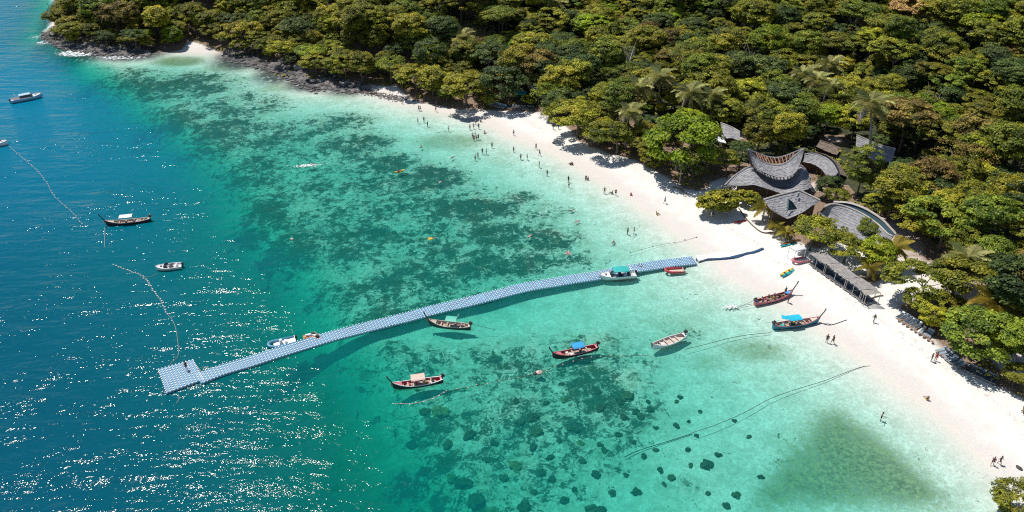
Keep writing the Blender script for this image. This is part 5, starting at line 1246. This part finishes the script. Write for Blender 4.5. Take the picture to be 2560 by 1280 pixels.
ORANGE = col('plastic_orange', (.75, .25, .04)); YEL = col('plastic_yellow', (.75, .50, .05)); TEALP = col('plastic_teal', (.02, .38, .40)); REDP = col('plastic_red', (.65, .08, .04))
kayak((1834, 558), (1866, 554), 'orange red kayak lying alone on the sand below the small palm', REDP)
kayak((1952, 614), (1998, 603), 'orange kayak of the pair lying by the white canopy', ORANGE)
kayak((1950, 618), (1990, 609), 'teal kayak of the pair lying by the white canopy', TEALP)
kayak((1949, 692), (1982, 673), 'yellow kayak lying on the sand right of the jetty end', YEL)
kayak((1954, 695), (1985, 677), 'teal kayak lying against the yellow one on the sand', TEALP)
kayak((985, 434), (1012, 427), 'yellow and red kayak with a paddler out over the reef', YEL, z=0)
def jetski(px, py, rz, label):
    c = at(px, py); rt = root('jet_ski', c, rz, label, 'jet ski'); mb = MB(); rows = []
    for i in range(9):
        t = i / 8; w = .5 * min(1, 1.15 - t ** 3); x = -1.3 + 2.6 * t; rows.append([(x, -w, .15), (x, -w * .6, .45), (x, 0, .5), (x, w * .6, .45), (x, w, .15), (x, 0, -.15)])
    mb.grid(rows, closed=True); mb.build('hull', ORANGE, rt); mb = MB(); mb.box((-.3, 0, .62), (1.2, .34, .28)); mb.build('saddle', P_WHITE, rt); mb = MB(); mb.tube([(.35, -.35, .95), (.4, 0, .85), (.35, .35, .95)], .04, 4); mb.box((.5, 0, .65), (.5, .4, .4)); mb.build('handlebar', BLACKP, rt)
jetski(778, 843, .3, 'orange jet ski tied up on the far side of the jetty'); jetski(789, 846, -.5, 'second orange jet ski, touching the jetty')

# ================================================================ ropes, floats, buoys
def rope(px, r, mat, label, z=.03, floats=0, fm=None, fr=.16, name='mooring_rope', ground=False):
    P_ = [(hit(a, b) + Vector((0, 0, r))) if ground else at(a, b, z) for a, b in px]; c = P_[0].copy(); rt = root(name, c, 0, label, 'rope'); S_ = smoothline(P_, 10 * len(P_)); mb = MB(); mb.tube(S_, r, 5); mb.build('line', mat, rt, off=c)
    if floats:
        F2 = resamp(S_, floats); rs = random.Random(3)
        for q in F2:
            mb = MB(); mb.ball((0, 0, 0), fr, 7, 5, (1.3, 1, .9)); o = mb.build('float', fm or WHITE, rt, smooth=True); o.location = q - c + Vector((rs.uniform(-.2, .2), rs.uniform(-.2, .2), .05))
rope([(26, 368), (60, 398), (90, 424), (118, 458), (135, 490), (180, 530), (205, 560)], .035, ROPEL, 'float line running down from the cut-off boat at the left edge', floats=40, fr=.11)
rope([(262, 568), (262, 590), (261, 618)], .05, ROPEL, 'anchor line hanging below the black longtail boat')
rope([(285, 662), (330, 680), (358, 692), (385, 728), (402, 752), (414, 780), (418, 785)], .04, ROPEL, 'white float line curving down from the small motorboat', floats=32, fr=.13)
rope([(418, 785), (432, 802), (441, 830), (446, 885), (430, 905), (424, 912)], .04, ROPEL, 'thin line from the white float line to the platform')
rope([(358, 692), (375, 692), (396, 683)], .04, ROPEL, 'mooring line of the small white motorboat')
rope([(482, 902), (495, 918), (509, 936)], .05, ROPEL, 'white line stretched from the platform corner to the jetty', z=.4)
rope([(445, 985), (448, 996), (441, 1008)], .05, ROPEL, 'loose line trailing below the platform')
rope([(785, 828), (793, 835), (802, 842)], .06, ROPEL, 'thin white pole over the jet skis', z=.6)
rope([(985, 1010), (1040, 1008), (1085, 995), (1110, 980)], .06, ROPEL, 'yellowish anchor rope under the red and white boat', floats=8, fr=.10)
rope([(1118, 978), (1180, 966), (1262, 950), (1340, 935), (1400, 912), (1470, 896), (1560, 889), (1625, 889)], .035, ROPE, 'mooring rope with small floats through the middle of the bay', floats=22, fr=.11, fm=P_CREAM)
rope([(1712, 873), (1760, 862), (1825, 845), (1880, 836), (1926, 832)], .045, ROPE, 'dark rope from the white open boat to the teal boat')
rope([(2046, 812), (2075, 814), (2116, 804)], .06, ROPE, 'mooring rope from the teal boat up the sand', ground=True)
rope([(2176, 915), (2160, 916), (2130, 925), (2060, 952), (1985, 975), (1925, 997), (1860, 1032), (1790, 1062), (1730, 1082)], .042, ROPE, 'long dark rope curving out from the lower beach', z=-.02)
rope([(1730, 1084), (1680, 1100), (1600, 1125), (1560, 1143)], .06, ROPE, 'submerged end of the long dark rope', z=-1.0)
rope([(1790, 578), (1750, 590), (1700, 604), (1650, 612), (1575, 632)], .025, ROPE, 'thin swimming line crossing the wet sand above the jetty', ground=False, z=.12, floats=9, fr=.1, fm=ROPE)
rope([(1827, 768), (1850, 765), (1880, 760)], .04, ROPE, 'stern line of the crowded red boat')
def buoy(px, py, r, mat, label):
    mb = MB(); mb.ball((0, 0, 0), r, 10, 7, (1.3, 1, .8)); mb.tube([(0, 0, r * .6), (0, 0, r * 1.1)], r * .2, 6); o = mb.build('buoy', mat, smooth=True); o.location = at(px, py, .08); tag(o, label, 'buoy')
buoy(1348, 932, .5, P_BEIGE, 'pinkish buoy on the mooring rope in mid bay'); buoy(1338, 934, .3, METAL, 'dark buoy beside the pinkish one')
buoy(730, 598, .3, P_BEIGE, 'small pale buoy on the reef edge'); buoy(1298, 27 + 640 - 1, .35, BLACKP, 'black tyre-like buoy above the jetty') if False else None
mb = MB(); mb.tube([(.45 * math.cos(a), .45 * math.sin(a), 0) for a in [k * math.pi / 6 for k in range(13)]], .13, 6); o = mb.build('tyre_fender', BLACKP); o.location = at(1600, 665, .3); tag(o, 'black tyre hanging on the far edge of the jetty', 'tyre')
o = o.copy(); COL.objects.link(o); o.location = at(1168, 747, .3); o['label'] = 'black tyre lying at the far edge of the jetty near its middle'

# ================================================================ people
def figure(pose):
    h = 1.0
    J = dict(pel=(0, 0, .95), ch=(0, 0, 1.28), nk=(0, 0, 1.48), hd=(0, .02, 1.62), tp=(0, .0, 1.72), ls=(.19, 0, 1.42), rs=(-.19, 0, 1.42), le=(.26, 0, 1.14), re=(-.26, 0, 1.14), lw=(.27, .08, .88), rw=(-.27, .08, .88), lh=(.27, .12, .78), rh=(-.27, .12, .78),
             lp=(.1, 0, .9), rp=(-.1, 0, .9), lk=(.11, .02, .5), rk=(-.11, .02, .5), la=(.11, -.02, .08), ra=(-.11, -.02, .08), lt=(.12, .16, .03), rt=(-.12, .16, .03))
    if pose == 'walk': J.update(lk=(.1, .22, .52), la=(.1, .26, .1), lt=(.1, .44, .05), rk=(-.1, -.02, .5), ra=(-.1, -.30, .12), rt=(-.1, -.16, .03), le=(.24, -.14, 1.16), lw=(.24, -.2, .92), lh=(.24, -.2, .82), re=(-.24, .12, 1.16), rw=(-.24, .28, .98), rh=(-.24, .33, .9))
    if pose == 'wade': J.update(le=(.36, .02, 1.22), lw=(.46, .18, 1.1), lh=(.48, .27, 1.06), re=(-.36, .02, 1.22), rw=(-.44, .2, 1.12), rh=(-.46, .3, 1.08))
    if pose == 'sit':
        for k in ('pel', 'ch', 'nk', 'hd', 'tp', 'ls', 'rs', 'le', 're', 'lw', 'rw', 'lh', 'rh', 'lp', 'rp'): a, b, c = J[k]; J[k] = (a, b - .08 * (c - .95), c - .82)
        J.update(lk=(.14, .42, .42), rk=(-.14, .42, .42), la=(.12, .72, .08), ra=(-.12, .72, .08), lt=(.12, .88, .06), rt=(-.12, .88, .06), le=(.25, .08, .36), re=(-.25, .08, .36), lw=(.2, .34, .42), rw=(-.2, .34, .42), lh=(.18, .44, .42), rh=(-.18, .44, .42))
    if pose == 'swim':
        for k, (a, b, c) in list(J.items()): J[k] = (a, (c - .9) * .98, .02 + b * .4)
        J.update(le=(.34, .66, .02), lw=(.36, .9, .03), lh=(.34, 1.0, .03), re=(-.42, .34, .0), rw=(-.52, .12, -.02), rh=(-.54, .04, -.02), hd=(0, .74, .06), tp=(0, .84, .06))
    rad = dict(pel=(.155, .11), ch=(.16, .105), nk=(.055, .055), hd=(.095, .105), tp=(.07, .08), ls=(.062, .062), rs=(.062, .062), le=(.042, .042), re=(.042, .042), lw=(.028, .03), rw=(.028, .03), lh=(.035, .02), rh=(.035, .02), lp=(.095, .095), rp=(.095, .095), lk=(.06, .06), rk=(.06, .06), la=(.04, .04), ra=(.04, .04), lt=(.04, .03), rt=(.04, .03))
    names = list(J); E = [('pel', 'ch'), ('ch', 'nk'), ('nk', 'hd'), ('hd', 'tp'), ('ch', 'ls'), ('ls', 'le'), ('le', 'lw'), ('lw', 'lh'), ('ch', 'rs'), ('rs', 're'), ('re', 'rw'), ('rw', 'rh'), ('pel', 'lp'), ('lp', 'lk'), ('lk', 'la'), ('la', 'lt'), ('pel', 'rp'), ('rp', 'rk'), ('rk', 'ra'), ('ra', 'rt')]
    me = bpy.data.meshes.new('body'); me.from_pydata([J[n] for n in names], [(names.index(a), names.index(b)) for a, b in E], []); o = bpy.data.objects.new('body', me); COL.objects.link(o)
    o.modifiers.new('s', 'SKIN'); sv = me.skin_vertices
    if not len(sv):
        bm = bmesh.new(); bm.from_mesh(me); bm.verts.layers.skin.verify(); bm.to_mesh(me); bm.free()
    for i, n in enumerate(names): me.skin_vertices[0].data[i].radius = rad[n]; me.skin_vertices[0].data[i].use_root = (n == 'pel')
    o.modifiers.new('u', 'SUBSURF').levels = 1
    dg = bpy.context.evaluated_depsgraph_get(); dg.update(); body = bpy.data.meshes.new_from_object(o.evaluated_get(dg)); bpy.data.objects.remove(o); body.name = 'body'
    body.polygons.foreach_set('use_smooth', [True] * len(body.polygons))
    def part(nm, test, grow):
        vs = [v.co + v.normal * grow for v in body.vertices]; f = [tuple(p.vertices) for p in body.polygons if test(p.center)]; mp = {}
        for q in f:
            for i in q: mp.setdefault(i, len(mp))
        m2 = bpy.data.meshes.new(nm); inv = sorted(mp, key=mp.get); m2.from_pydata([vs[i] for i in inv], [], [tuple(mp[i] for i in q) for q in f]); return m2
    hd = Vector(J['hd']); hair = part('hair', lambda c: (c - hd).length < .17 and (c.z > hd.z - .02 if pose != 'swim' else True) and not (c.y > hd.y + .075 and c.z < hd.z + .05), .012)
    pl = Vector(J['pel'])
    if pose in ('stand', 'walk', 'wade'): suit = part('swimwear', lambda c: .70 < c.z < 1.02 and abs(c.x) < .21, .014); top = part('top', lambda c: 1.12 < c.z < 1.42 and abs(c.x) < .21, .014)
    elif pose == 'sit': suit = part('swimwear', lambda c: c.z < .26 and c.y < .25 and abs(c.x) < .21, .014); top = part('top', lambda c: .3 < c.z < .6 and c.y < .12 and abs(c.x) < .21, .014)
    else: suit = part('swimwear', lambda c: -.12 < c.y < .16 and abs(c.x) < .21, .014); top = part('top', lambda c: .22 < c.y < .52 and abs(c.x) < .2, .014)
    return body, hair, suit, top
SKIN = [plain('skin_tan', (.30, .17, .11), .6, .1), plain('skin_brown', (.16, .085, .05), .6, .1), plain('skin_fair', (.48, .31, .23), .6, .1)]
HAIR = plain('hair_dark', (.015, .012, .01), .7, .2); CL = {'dark': plain('cloth_dark', (.02, .025, .03), .8, .2), 'red': plain('cloth_red', (.50, .04, .05), .8, .2), 'green': plain('cloth_green', (.04, .16, .10), .8, .2), 'blue': plain('cloth_blue', (.04, .12, .35), .8, .2),
  'yellow': plain('cloth_yellow', (.75, .52, .05), .8, .1), 'white': plain('cloth_white', (.72, .72, .72), .8, .1), 'pink': plain('cloth_pink', (.70, .28, .32), .8, .1), 'maroon': plain('cloth_maroon', (.18, .03, .05), .8, .2), 'orange': plain('cloth_orange', (.75, .25, .05), .8, .1)}
FIG = {p: figure(p) for p in ('stand', 'walk', 'wade', 'sit', 'swim')}
def person(px, py, pose, label, suit='dark', top=None, skin=None, rz=None, z=None, group=None, loc=None):
    if loc is None:
        g = at(px, py, 0); zz = gz(g.x, g.y)
        if z is None:
            if pose == 'swim': z = -.03
            elif zz > 0: g = hit(px, py); z = g.z
            else: z = max(zz, -1.05 if pose == 'wade' else -.35)
        loc = (g.x, g.y, z)
    rt = root('person', loc, rz if rz is not None else R.uniform(0, 6.28), label, 'person', group); b, h, s, t = FIG[pose]
    sc = R.uniform(.95, 1.06) * 1.05; rt.scale = (sc, sc, sc)
    for nm, me, mt in (('body', b, skin or R.choice(SKIN)), ('hair', h, HAIR), ('swimwear', s, CL[suit])) + ((('top', t, CL[top]),) if top else ()):
        o = linkmesh(nm, me, rt)
        if not me.materials: me.materials.append(mt)
        o.material_slots[0].link = 'OBJECT'; o.material_slots[0].material = mt
    return rt
PEOPLE = [
 (469,930,'stand','dark clothed person standing on the floating platform','dark','dark'),
 (1047,277,'walk','left walker of the pair at the waterline under the far trees','dark',None),(1051,277,'walk','right walker of the pair at the waterline under the far trees','dark','dark'),
 (1091,264,'stand','person on dry sand beside the far tree shade','maroon','dark'),(1090,279,'walk','person below the one beside the far tree shade','dark','dark'),
 (1045,306,'wade','leftmost of three bathers off the far beach','dark',None),(1060,304,'wade','uppermost of three bathers off the far beach','blue',None),(1069,314,'wade','lowest of three bathers off the far beach','dark',None),
 (1201,304,'sit','person sitting on dry sand above the crowd of bathers','dark',None),(1189,311,'stand','person on wet sand just above the crowd of bathers','dark','white'),
 (1184,321,'wade','bather in ankle deep water, first of four in a row','red',None),(1175,323,'wade','bather left of the row of four near the waterline','dark',None),(1197,322,'wade','bather at the right of the row near the waterline','dark','blue'),(1211,332,'sit','person sitting in the shallows right of the crowd','maroon',None),
 (1182,343,'wade','upper left bather of the tight cluster','dark',None),(1188,340,'wade','top bather of the tight cluster','blue',None),(1185,350,'wade','lowest bather of the tight cluster','dark','red'),(1191,348,'wade','middle bather of the tight cluster','green',None),(1196,347,'wade','right bather of the tight cluster','dark','dark'),
 (1230,367,'wade','lone bather right of the tight cluster','dark',None),(1206,382,'wade','left bather of the pair below the tight cluster','maroon',None),(1216,383,'wade','right bather of the pair below the tight cluster','blue',None),
 (1195,391,'wade','upper bather of two farther out with raised arms','red',None),(1188,397,'wade','lower bather of two farther out','dark',None),(1130,394,'swim','small swimmer out over pale sand','dark',None),
 (1053,367,'swim','swimmer out on the edge of the pale water','red',None),(1122,326,'wade','bather standing alone off the far beach','dark',None),
 (1102,455,'swim','snorkeller over the dark reef above mid bay','white','white'),(782,411,'swim','swimmer making a splash far out over the reef','dark','dark'),
 (1284,340,'walk','person walking where foam meets sand in mid beach','dark','white'),(1284,379,'wade','bather at the left end of the mid beach group','dark',None),(1340,373,'walk','upper walker on wet sand in mid beach','dark','maroon'),(1349,388,'walk','lower walker on wet sand in mid beach','maroon',None),
 (1302,397,'wade','left bather of the standing pair in mid beach','dark','dark'),(1318,398,'wade','right bather of the standing pair in mid beach','dark',None),(1348,417,'wade','bather waist deep below the standing pair','white',None),(1368,437,'wade','bather shoulder deep out from mid beach','blue',None),
 (1383,325,'stand','left person of two on dry sand by the jutting forest','dark','dark'),(1396,326,'stand','right person of two on dry sand by the jutting forest','blue','dark'),
 (1427,412,'sit','left one of two people sitting at the water edge','dark',None),(1431,412,'sit','right one of two people sitting at the water edge','red',None),
 (1421,454,'wade','upper bather of a pair one above the other','dark','dark'),(1422,466,'wade','lower bather of a pair one above the other','dark',None),(1465,445,'sit','left one of two sitting in shallow water','green',None),(1470,449,'sit','right one of two sitting in shallow water','dark','dark'),
 (1511,483,'wade','leftmost of three off the sand below the lime tree','dark',None),(1531,484,'sit','seated one of three off the sand below the lime tree','green',None),(1539,488,'stand','standing one of three off the sand below the lime tree','green','dark'),(1577,491,'sit','person in red sitting alone at the water edge','red','red'),
 (1557,417,'stand','person standing in front of the trees left of the lime tree','blue','white'),(1661,513,'walk','lone walker on the sand with a long shadow','dark','blue'),(1641,537,'sit','person in yellow sitting at the waterline','yellow','yellow'),
 (1569,583,'wade','left one of two bathers facing each other','dark',None),(1585,582,'wade','right one of two bathers facing each other','dark',None),(1534,604,'swim','bather alone left of the facing pair','dark',None),
 (1430,525,'swim','pale snorkeller over the reef in mid bay','white',None),(1442,554,'swim','pink snorkeller over the reef in mid bay','pink','pink'),(1325,590,'swim','snorkeller in pink left of the dark reef','pink','pink'),(1423,632,'swim','snorkeller with a pink float above the jetty','red','pink'),
 (1080,596,'swim','swimmer with a yellow float out over the reef','yellow','yellow'),(1822,484,'stand','person in the shade at the left tip of the pavilion','maroon','dark'),
 (2181,812,'walk','lone person walking up the wide sand past the boats','white','green'),(2066,856,'stand','left one of two standing in ankle deep water','dark','dark'),(2081,859,'walk','right one of two standing in ankle deep water','dark','dark'),
 (2324,911,'stand','person in green beside the person in red','green','green'),(2335,909,'stand','person in red walking the narrow sand','red','red'),
 (2315,1007,'sit','person sitting on the lower wet sand','yellow','dark'),(2202,1048,'wade','person wading at the edge of the seagrass','dark','white'),
 (2479,1163,'walk','left one of the couple walking at the lower right','dark','maroon'),(2492,1170,'walk','right one of the couple walking at the lower right','dark','maroon'),(1110,252,'sit','person in red in the shade of the far trees','red','red')]
for q in PEOPLE:
    px, py, pose, lab, s, t = q
    z = None; rz = None
    if px == 469: z = .45
    person(px, py, pose, lab, s, t, z=z, rz=rz)
# people aboard
c, rz_, Ln = heading((1886, 762), (1979, 738))
for k, (u, v, s, t, w) in enumerate([(-.30, .2, 'dark', 'white', 'nearest the engine'), (-.20, -.3, 'blue', 'pink', 'second from the engine'), (-.11, .3, 'green', 'green', 'in green amidships'), (-.02, -.2, 'yellow', 'yellow', 'in yellow amidships'), (.05, .3, 'dark', 'blue', 'in blue forward of the yellow one'), (.14, -.15, 'maroon', 'maroon', 'in maroon towards the bow')]):
    p = c + Vector((math.cos(rz_) * u * Ln - math.sin(rz_) * v, math.sin(rz_) * u * Ln + math.cos(rz_) * v, .46)); person(0, 0, 'sit', f'passenger {w} in the crowded red boat', s, t, loc=tuple(p), rz=rz_ - math.pi / 2)
p = c + Vector((math.cos(rz_) * .30 * Ln, math.sin(rz_) * .30 * Ln, .62)); person(0, 0, 'stand', 'boatman in dark clothes standing at the bow of the crowded red boat', 'dark', 'dark', loc=tuple(p), rz=rz_)
g = hit(1969, 758); person(0, 0, 'stand', 'person standing on the sand under the bow of the red boat', 'maroon', 'dark', loc=tuple(g))
p = at(997, 431, .32); person(0, 0, 'sit', 'paddler in red sitting on the yellow kayak', 'red', 'red', loc=tuple(p), rz=heading((985, 434), (1012, 427))[1] - math.pi / 2)
for px, py, c_, lb in ((1075, 597, CL['yellow'], 'yellow swim ring beside the swimmer over the reef'), (1419, 634, CL['pink'], 'pink swim ring above the jetty')):
    mb = MB(); mb.tube([(.38 * math.cos(k * math.pi / 6), .38 * math.sin(k * math.pi / 6), 0) for k in range(13)], .12, 6); o = mb.build('swim_ring', c_); o.location = at(px, py, .03); tag(o, lb, 'swim ring')

# ================================================================ sun loungers
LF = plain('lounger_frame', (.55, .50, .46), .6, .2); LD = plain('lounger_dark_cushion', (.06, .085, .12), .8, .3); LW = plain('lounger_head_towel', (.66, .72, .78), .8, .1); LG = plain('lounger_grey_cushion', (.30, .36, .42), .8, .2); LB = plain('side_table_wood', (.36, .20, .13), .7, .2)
def make_lounger(cush, headm):
    rt = root('sun_lounger', (0, 0, 0), 0, '', 'sun lounger')
    mb = MB(); mb.box((.1, -.3, .28), (1.9, .05, .06)); mb.box((.1, .3, .28), (1.9, .05, .06)); mb.box((1.0, 0, .28), (.05, .6, .06)); mb.box((-.8, 0, .28), (.05, .6, .06)); mb.build('frame', LF, rt)
    for x, y in ((-.7, -.28), (-.7, .28), (.9, -.28), (.9, .28)): mb = MB(); mb.box((x, y, .12), (.06, .06, .26)); mb.build('leg', LF, rt)
    mb = MB(); mb.box((.38, 0, .35), (1.2, .5, .09)); mb.build('cushion', cush, rt)
    mb = MB(); mb.box((-.52, 0, .55), (.7, .5, .09), M=Matrix.Rotation(math.radians(32), 3, 'Y')); mb.build('backrest', cush, rt)
    mb = MB(); mb.box((-.78, 0, .76), (.30, .5, .08), M=Matrix.Rotation(math.radians(32), 3, 'Y')); mb.build('head_towel', headm, rt); return rt
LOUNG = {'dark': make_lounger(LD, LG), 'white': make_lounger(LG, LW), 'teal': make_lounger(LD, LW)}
first = {k: True for k in LOUNG}
def lounger(kind, p, rz, label, group):
    o = LOUNG[kind] if first[kind] else copy_tree(LOUNG[kind]); first[kind] = False
    o.location = p; o.rotation_euler = (0, 0, rz); o['label'] = label; o['category'] = 'sun lounger'; o['group'] = group
ords = ['first', 'second', 'third', 'fourth', 'fifth', 'sixth', 'seventh', 'eighth', 'ninth', 'tenth', 'eleventh', 'twelfth', 'thirteenth', 'fourteenth', 'fifteenth', 'sixteenth', 'seventeenth', 'eighteenth', 'nineteenth', 'twentieth', 'twenty-first', 'twenty-second', 'twenty-third', 'twenty-fourth', 'twenty-fifth', 'twenty-sixth']
def row(a, b, n, kind, what, frm, group, jit=.1, skip=()):
    A, B = hit(*a), hit(*b); d = (B - A); 
    n_ = Vector((d.y, -d.x, 0)).normalized()
    if n_.x > 0: n_ = -n_
    rz = math.atan2(n_.y, n_.x)
    for k in range(n):
        if k in skip: continue
        p = A.lerp(B, (k + .5) / n); p += Vector((R.uniform(-jit, jit), R.uniform(-jit, jit), 0)); p.z = gz(p.x, p.y) + .02
        lounger(kind, p, rz + R.uniform(-.08, .08), f'{what}, {ords[k]} from {frm}', group)
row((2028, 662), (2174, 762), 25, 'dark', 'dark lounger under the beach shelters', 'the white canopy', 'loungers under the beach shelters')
row((2244, 794), (2296, 826), 6, 'teal', 'lounger with a white head towel in the middle right row', 'its upper end', 'loungers in the middle right row')
row((2300, 829), (2328, 850), 3, 'white', 'pale lounger ending the middle right row', 'the white towelled ones', 'loungers in the middle right row')
row((2346, 884), (2400, 922), 7, 'white', 'grey lounger in the row left of the round green tree', 'its upper end', 'loungers in the lower right row')
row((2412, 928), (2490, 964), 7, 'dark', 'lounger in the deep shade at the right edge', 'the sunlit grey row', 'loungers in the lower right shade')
row((1222, 263), (1264, 274), 12, 'white', 'tiny lounger in the far shaded row', 'its left end', 'loungers in the far shade')
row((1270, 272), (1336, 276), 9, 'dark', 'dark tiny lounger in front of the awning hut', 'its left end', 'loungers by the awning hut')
# small tables in the sand in front of the rows
tk = 0
TM = MB().box((0, 0, .4), (.5, .5, .05)).tube([(0, 0, 0), (0, 0, .4)], .05, 5).build('table', LB).data
for a, b, n, w in (((2026, 668), (2165, 768), 12, 'below the beach shelters'), ((2240, 802), (2335, 862), 9, 'in front of the middle right loungers'), ((2345, 892), (2400, 930), 5, 'in front of the lower right loungers')):
    A, B = hit(*a), hit(*b)
    for k in range(n):
        p = A.lerp(B, (k + .5) / n); o = linkmesh('side_table', TM); o.location = (p.x, p.y, gz(p.x, p.y)); tag(o, f'small reddish wooden side table, {ords[k]} from the top {w}', 'side table', 'side tables along the lounger rows')
for o in [o for o in COL.objects if o.name == 'table']: bpy.data.objects.remove(o)
# parasol stumps and debris on the beach
for px, py, lb in ((1384, 361, 'dark rock-like lump on the dry mid beach'), (1015, 252, 'small dark stone on the first white sand'), (1035, 255, 'brown stone right of the small dark one'), (2545, 1176, 'small dark stone on the sand at the lower right')):
    g = hit(px, py); boulder(g.x, g.y, .45, lb)
# wash where the passing swimmer and the red boat's tail stir the water
def splash(px, py, n, sx, sy, label):
    rs = random.Random(px); c = at(px, py); mb = MB()
    for k in range(n): mb.ball((rs.gauss(0, sx), rs.gauss(0, sy), .03), rs.uniform(.05, .16), 5, 3, (1.6, 1, .5))
    o = mb.build('white_water', WHITE); o.location = c; o.rotation_euler = (0, 0, .2); tag(o, label, 'splash', kind='stuff')
splash(770, 414, 160, 1.8, .5, 'white splash behind the swimmer over the reef'); splash(1828, 767, 70, .7, .35, 'white wash at the propeller of the crowded red boat')
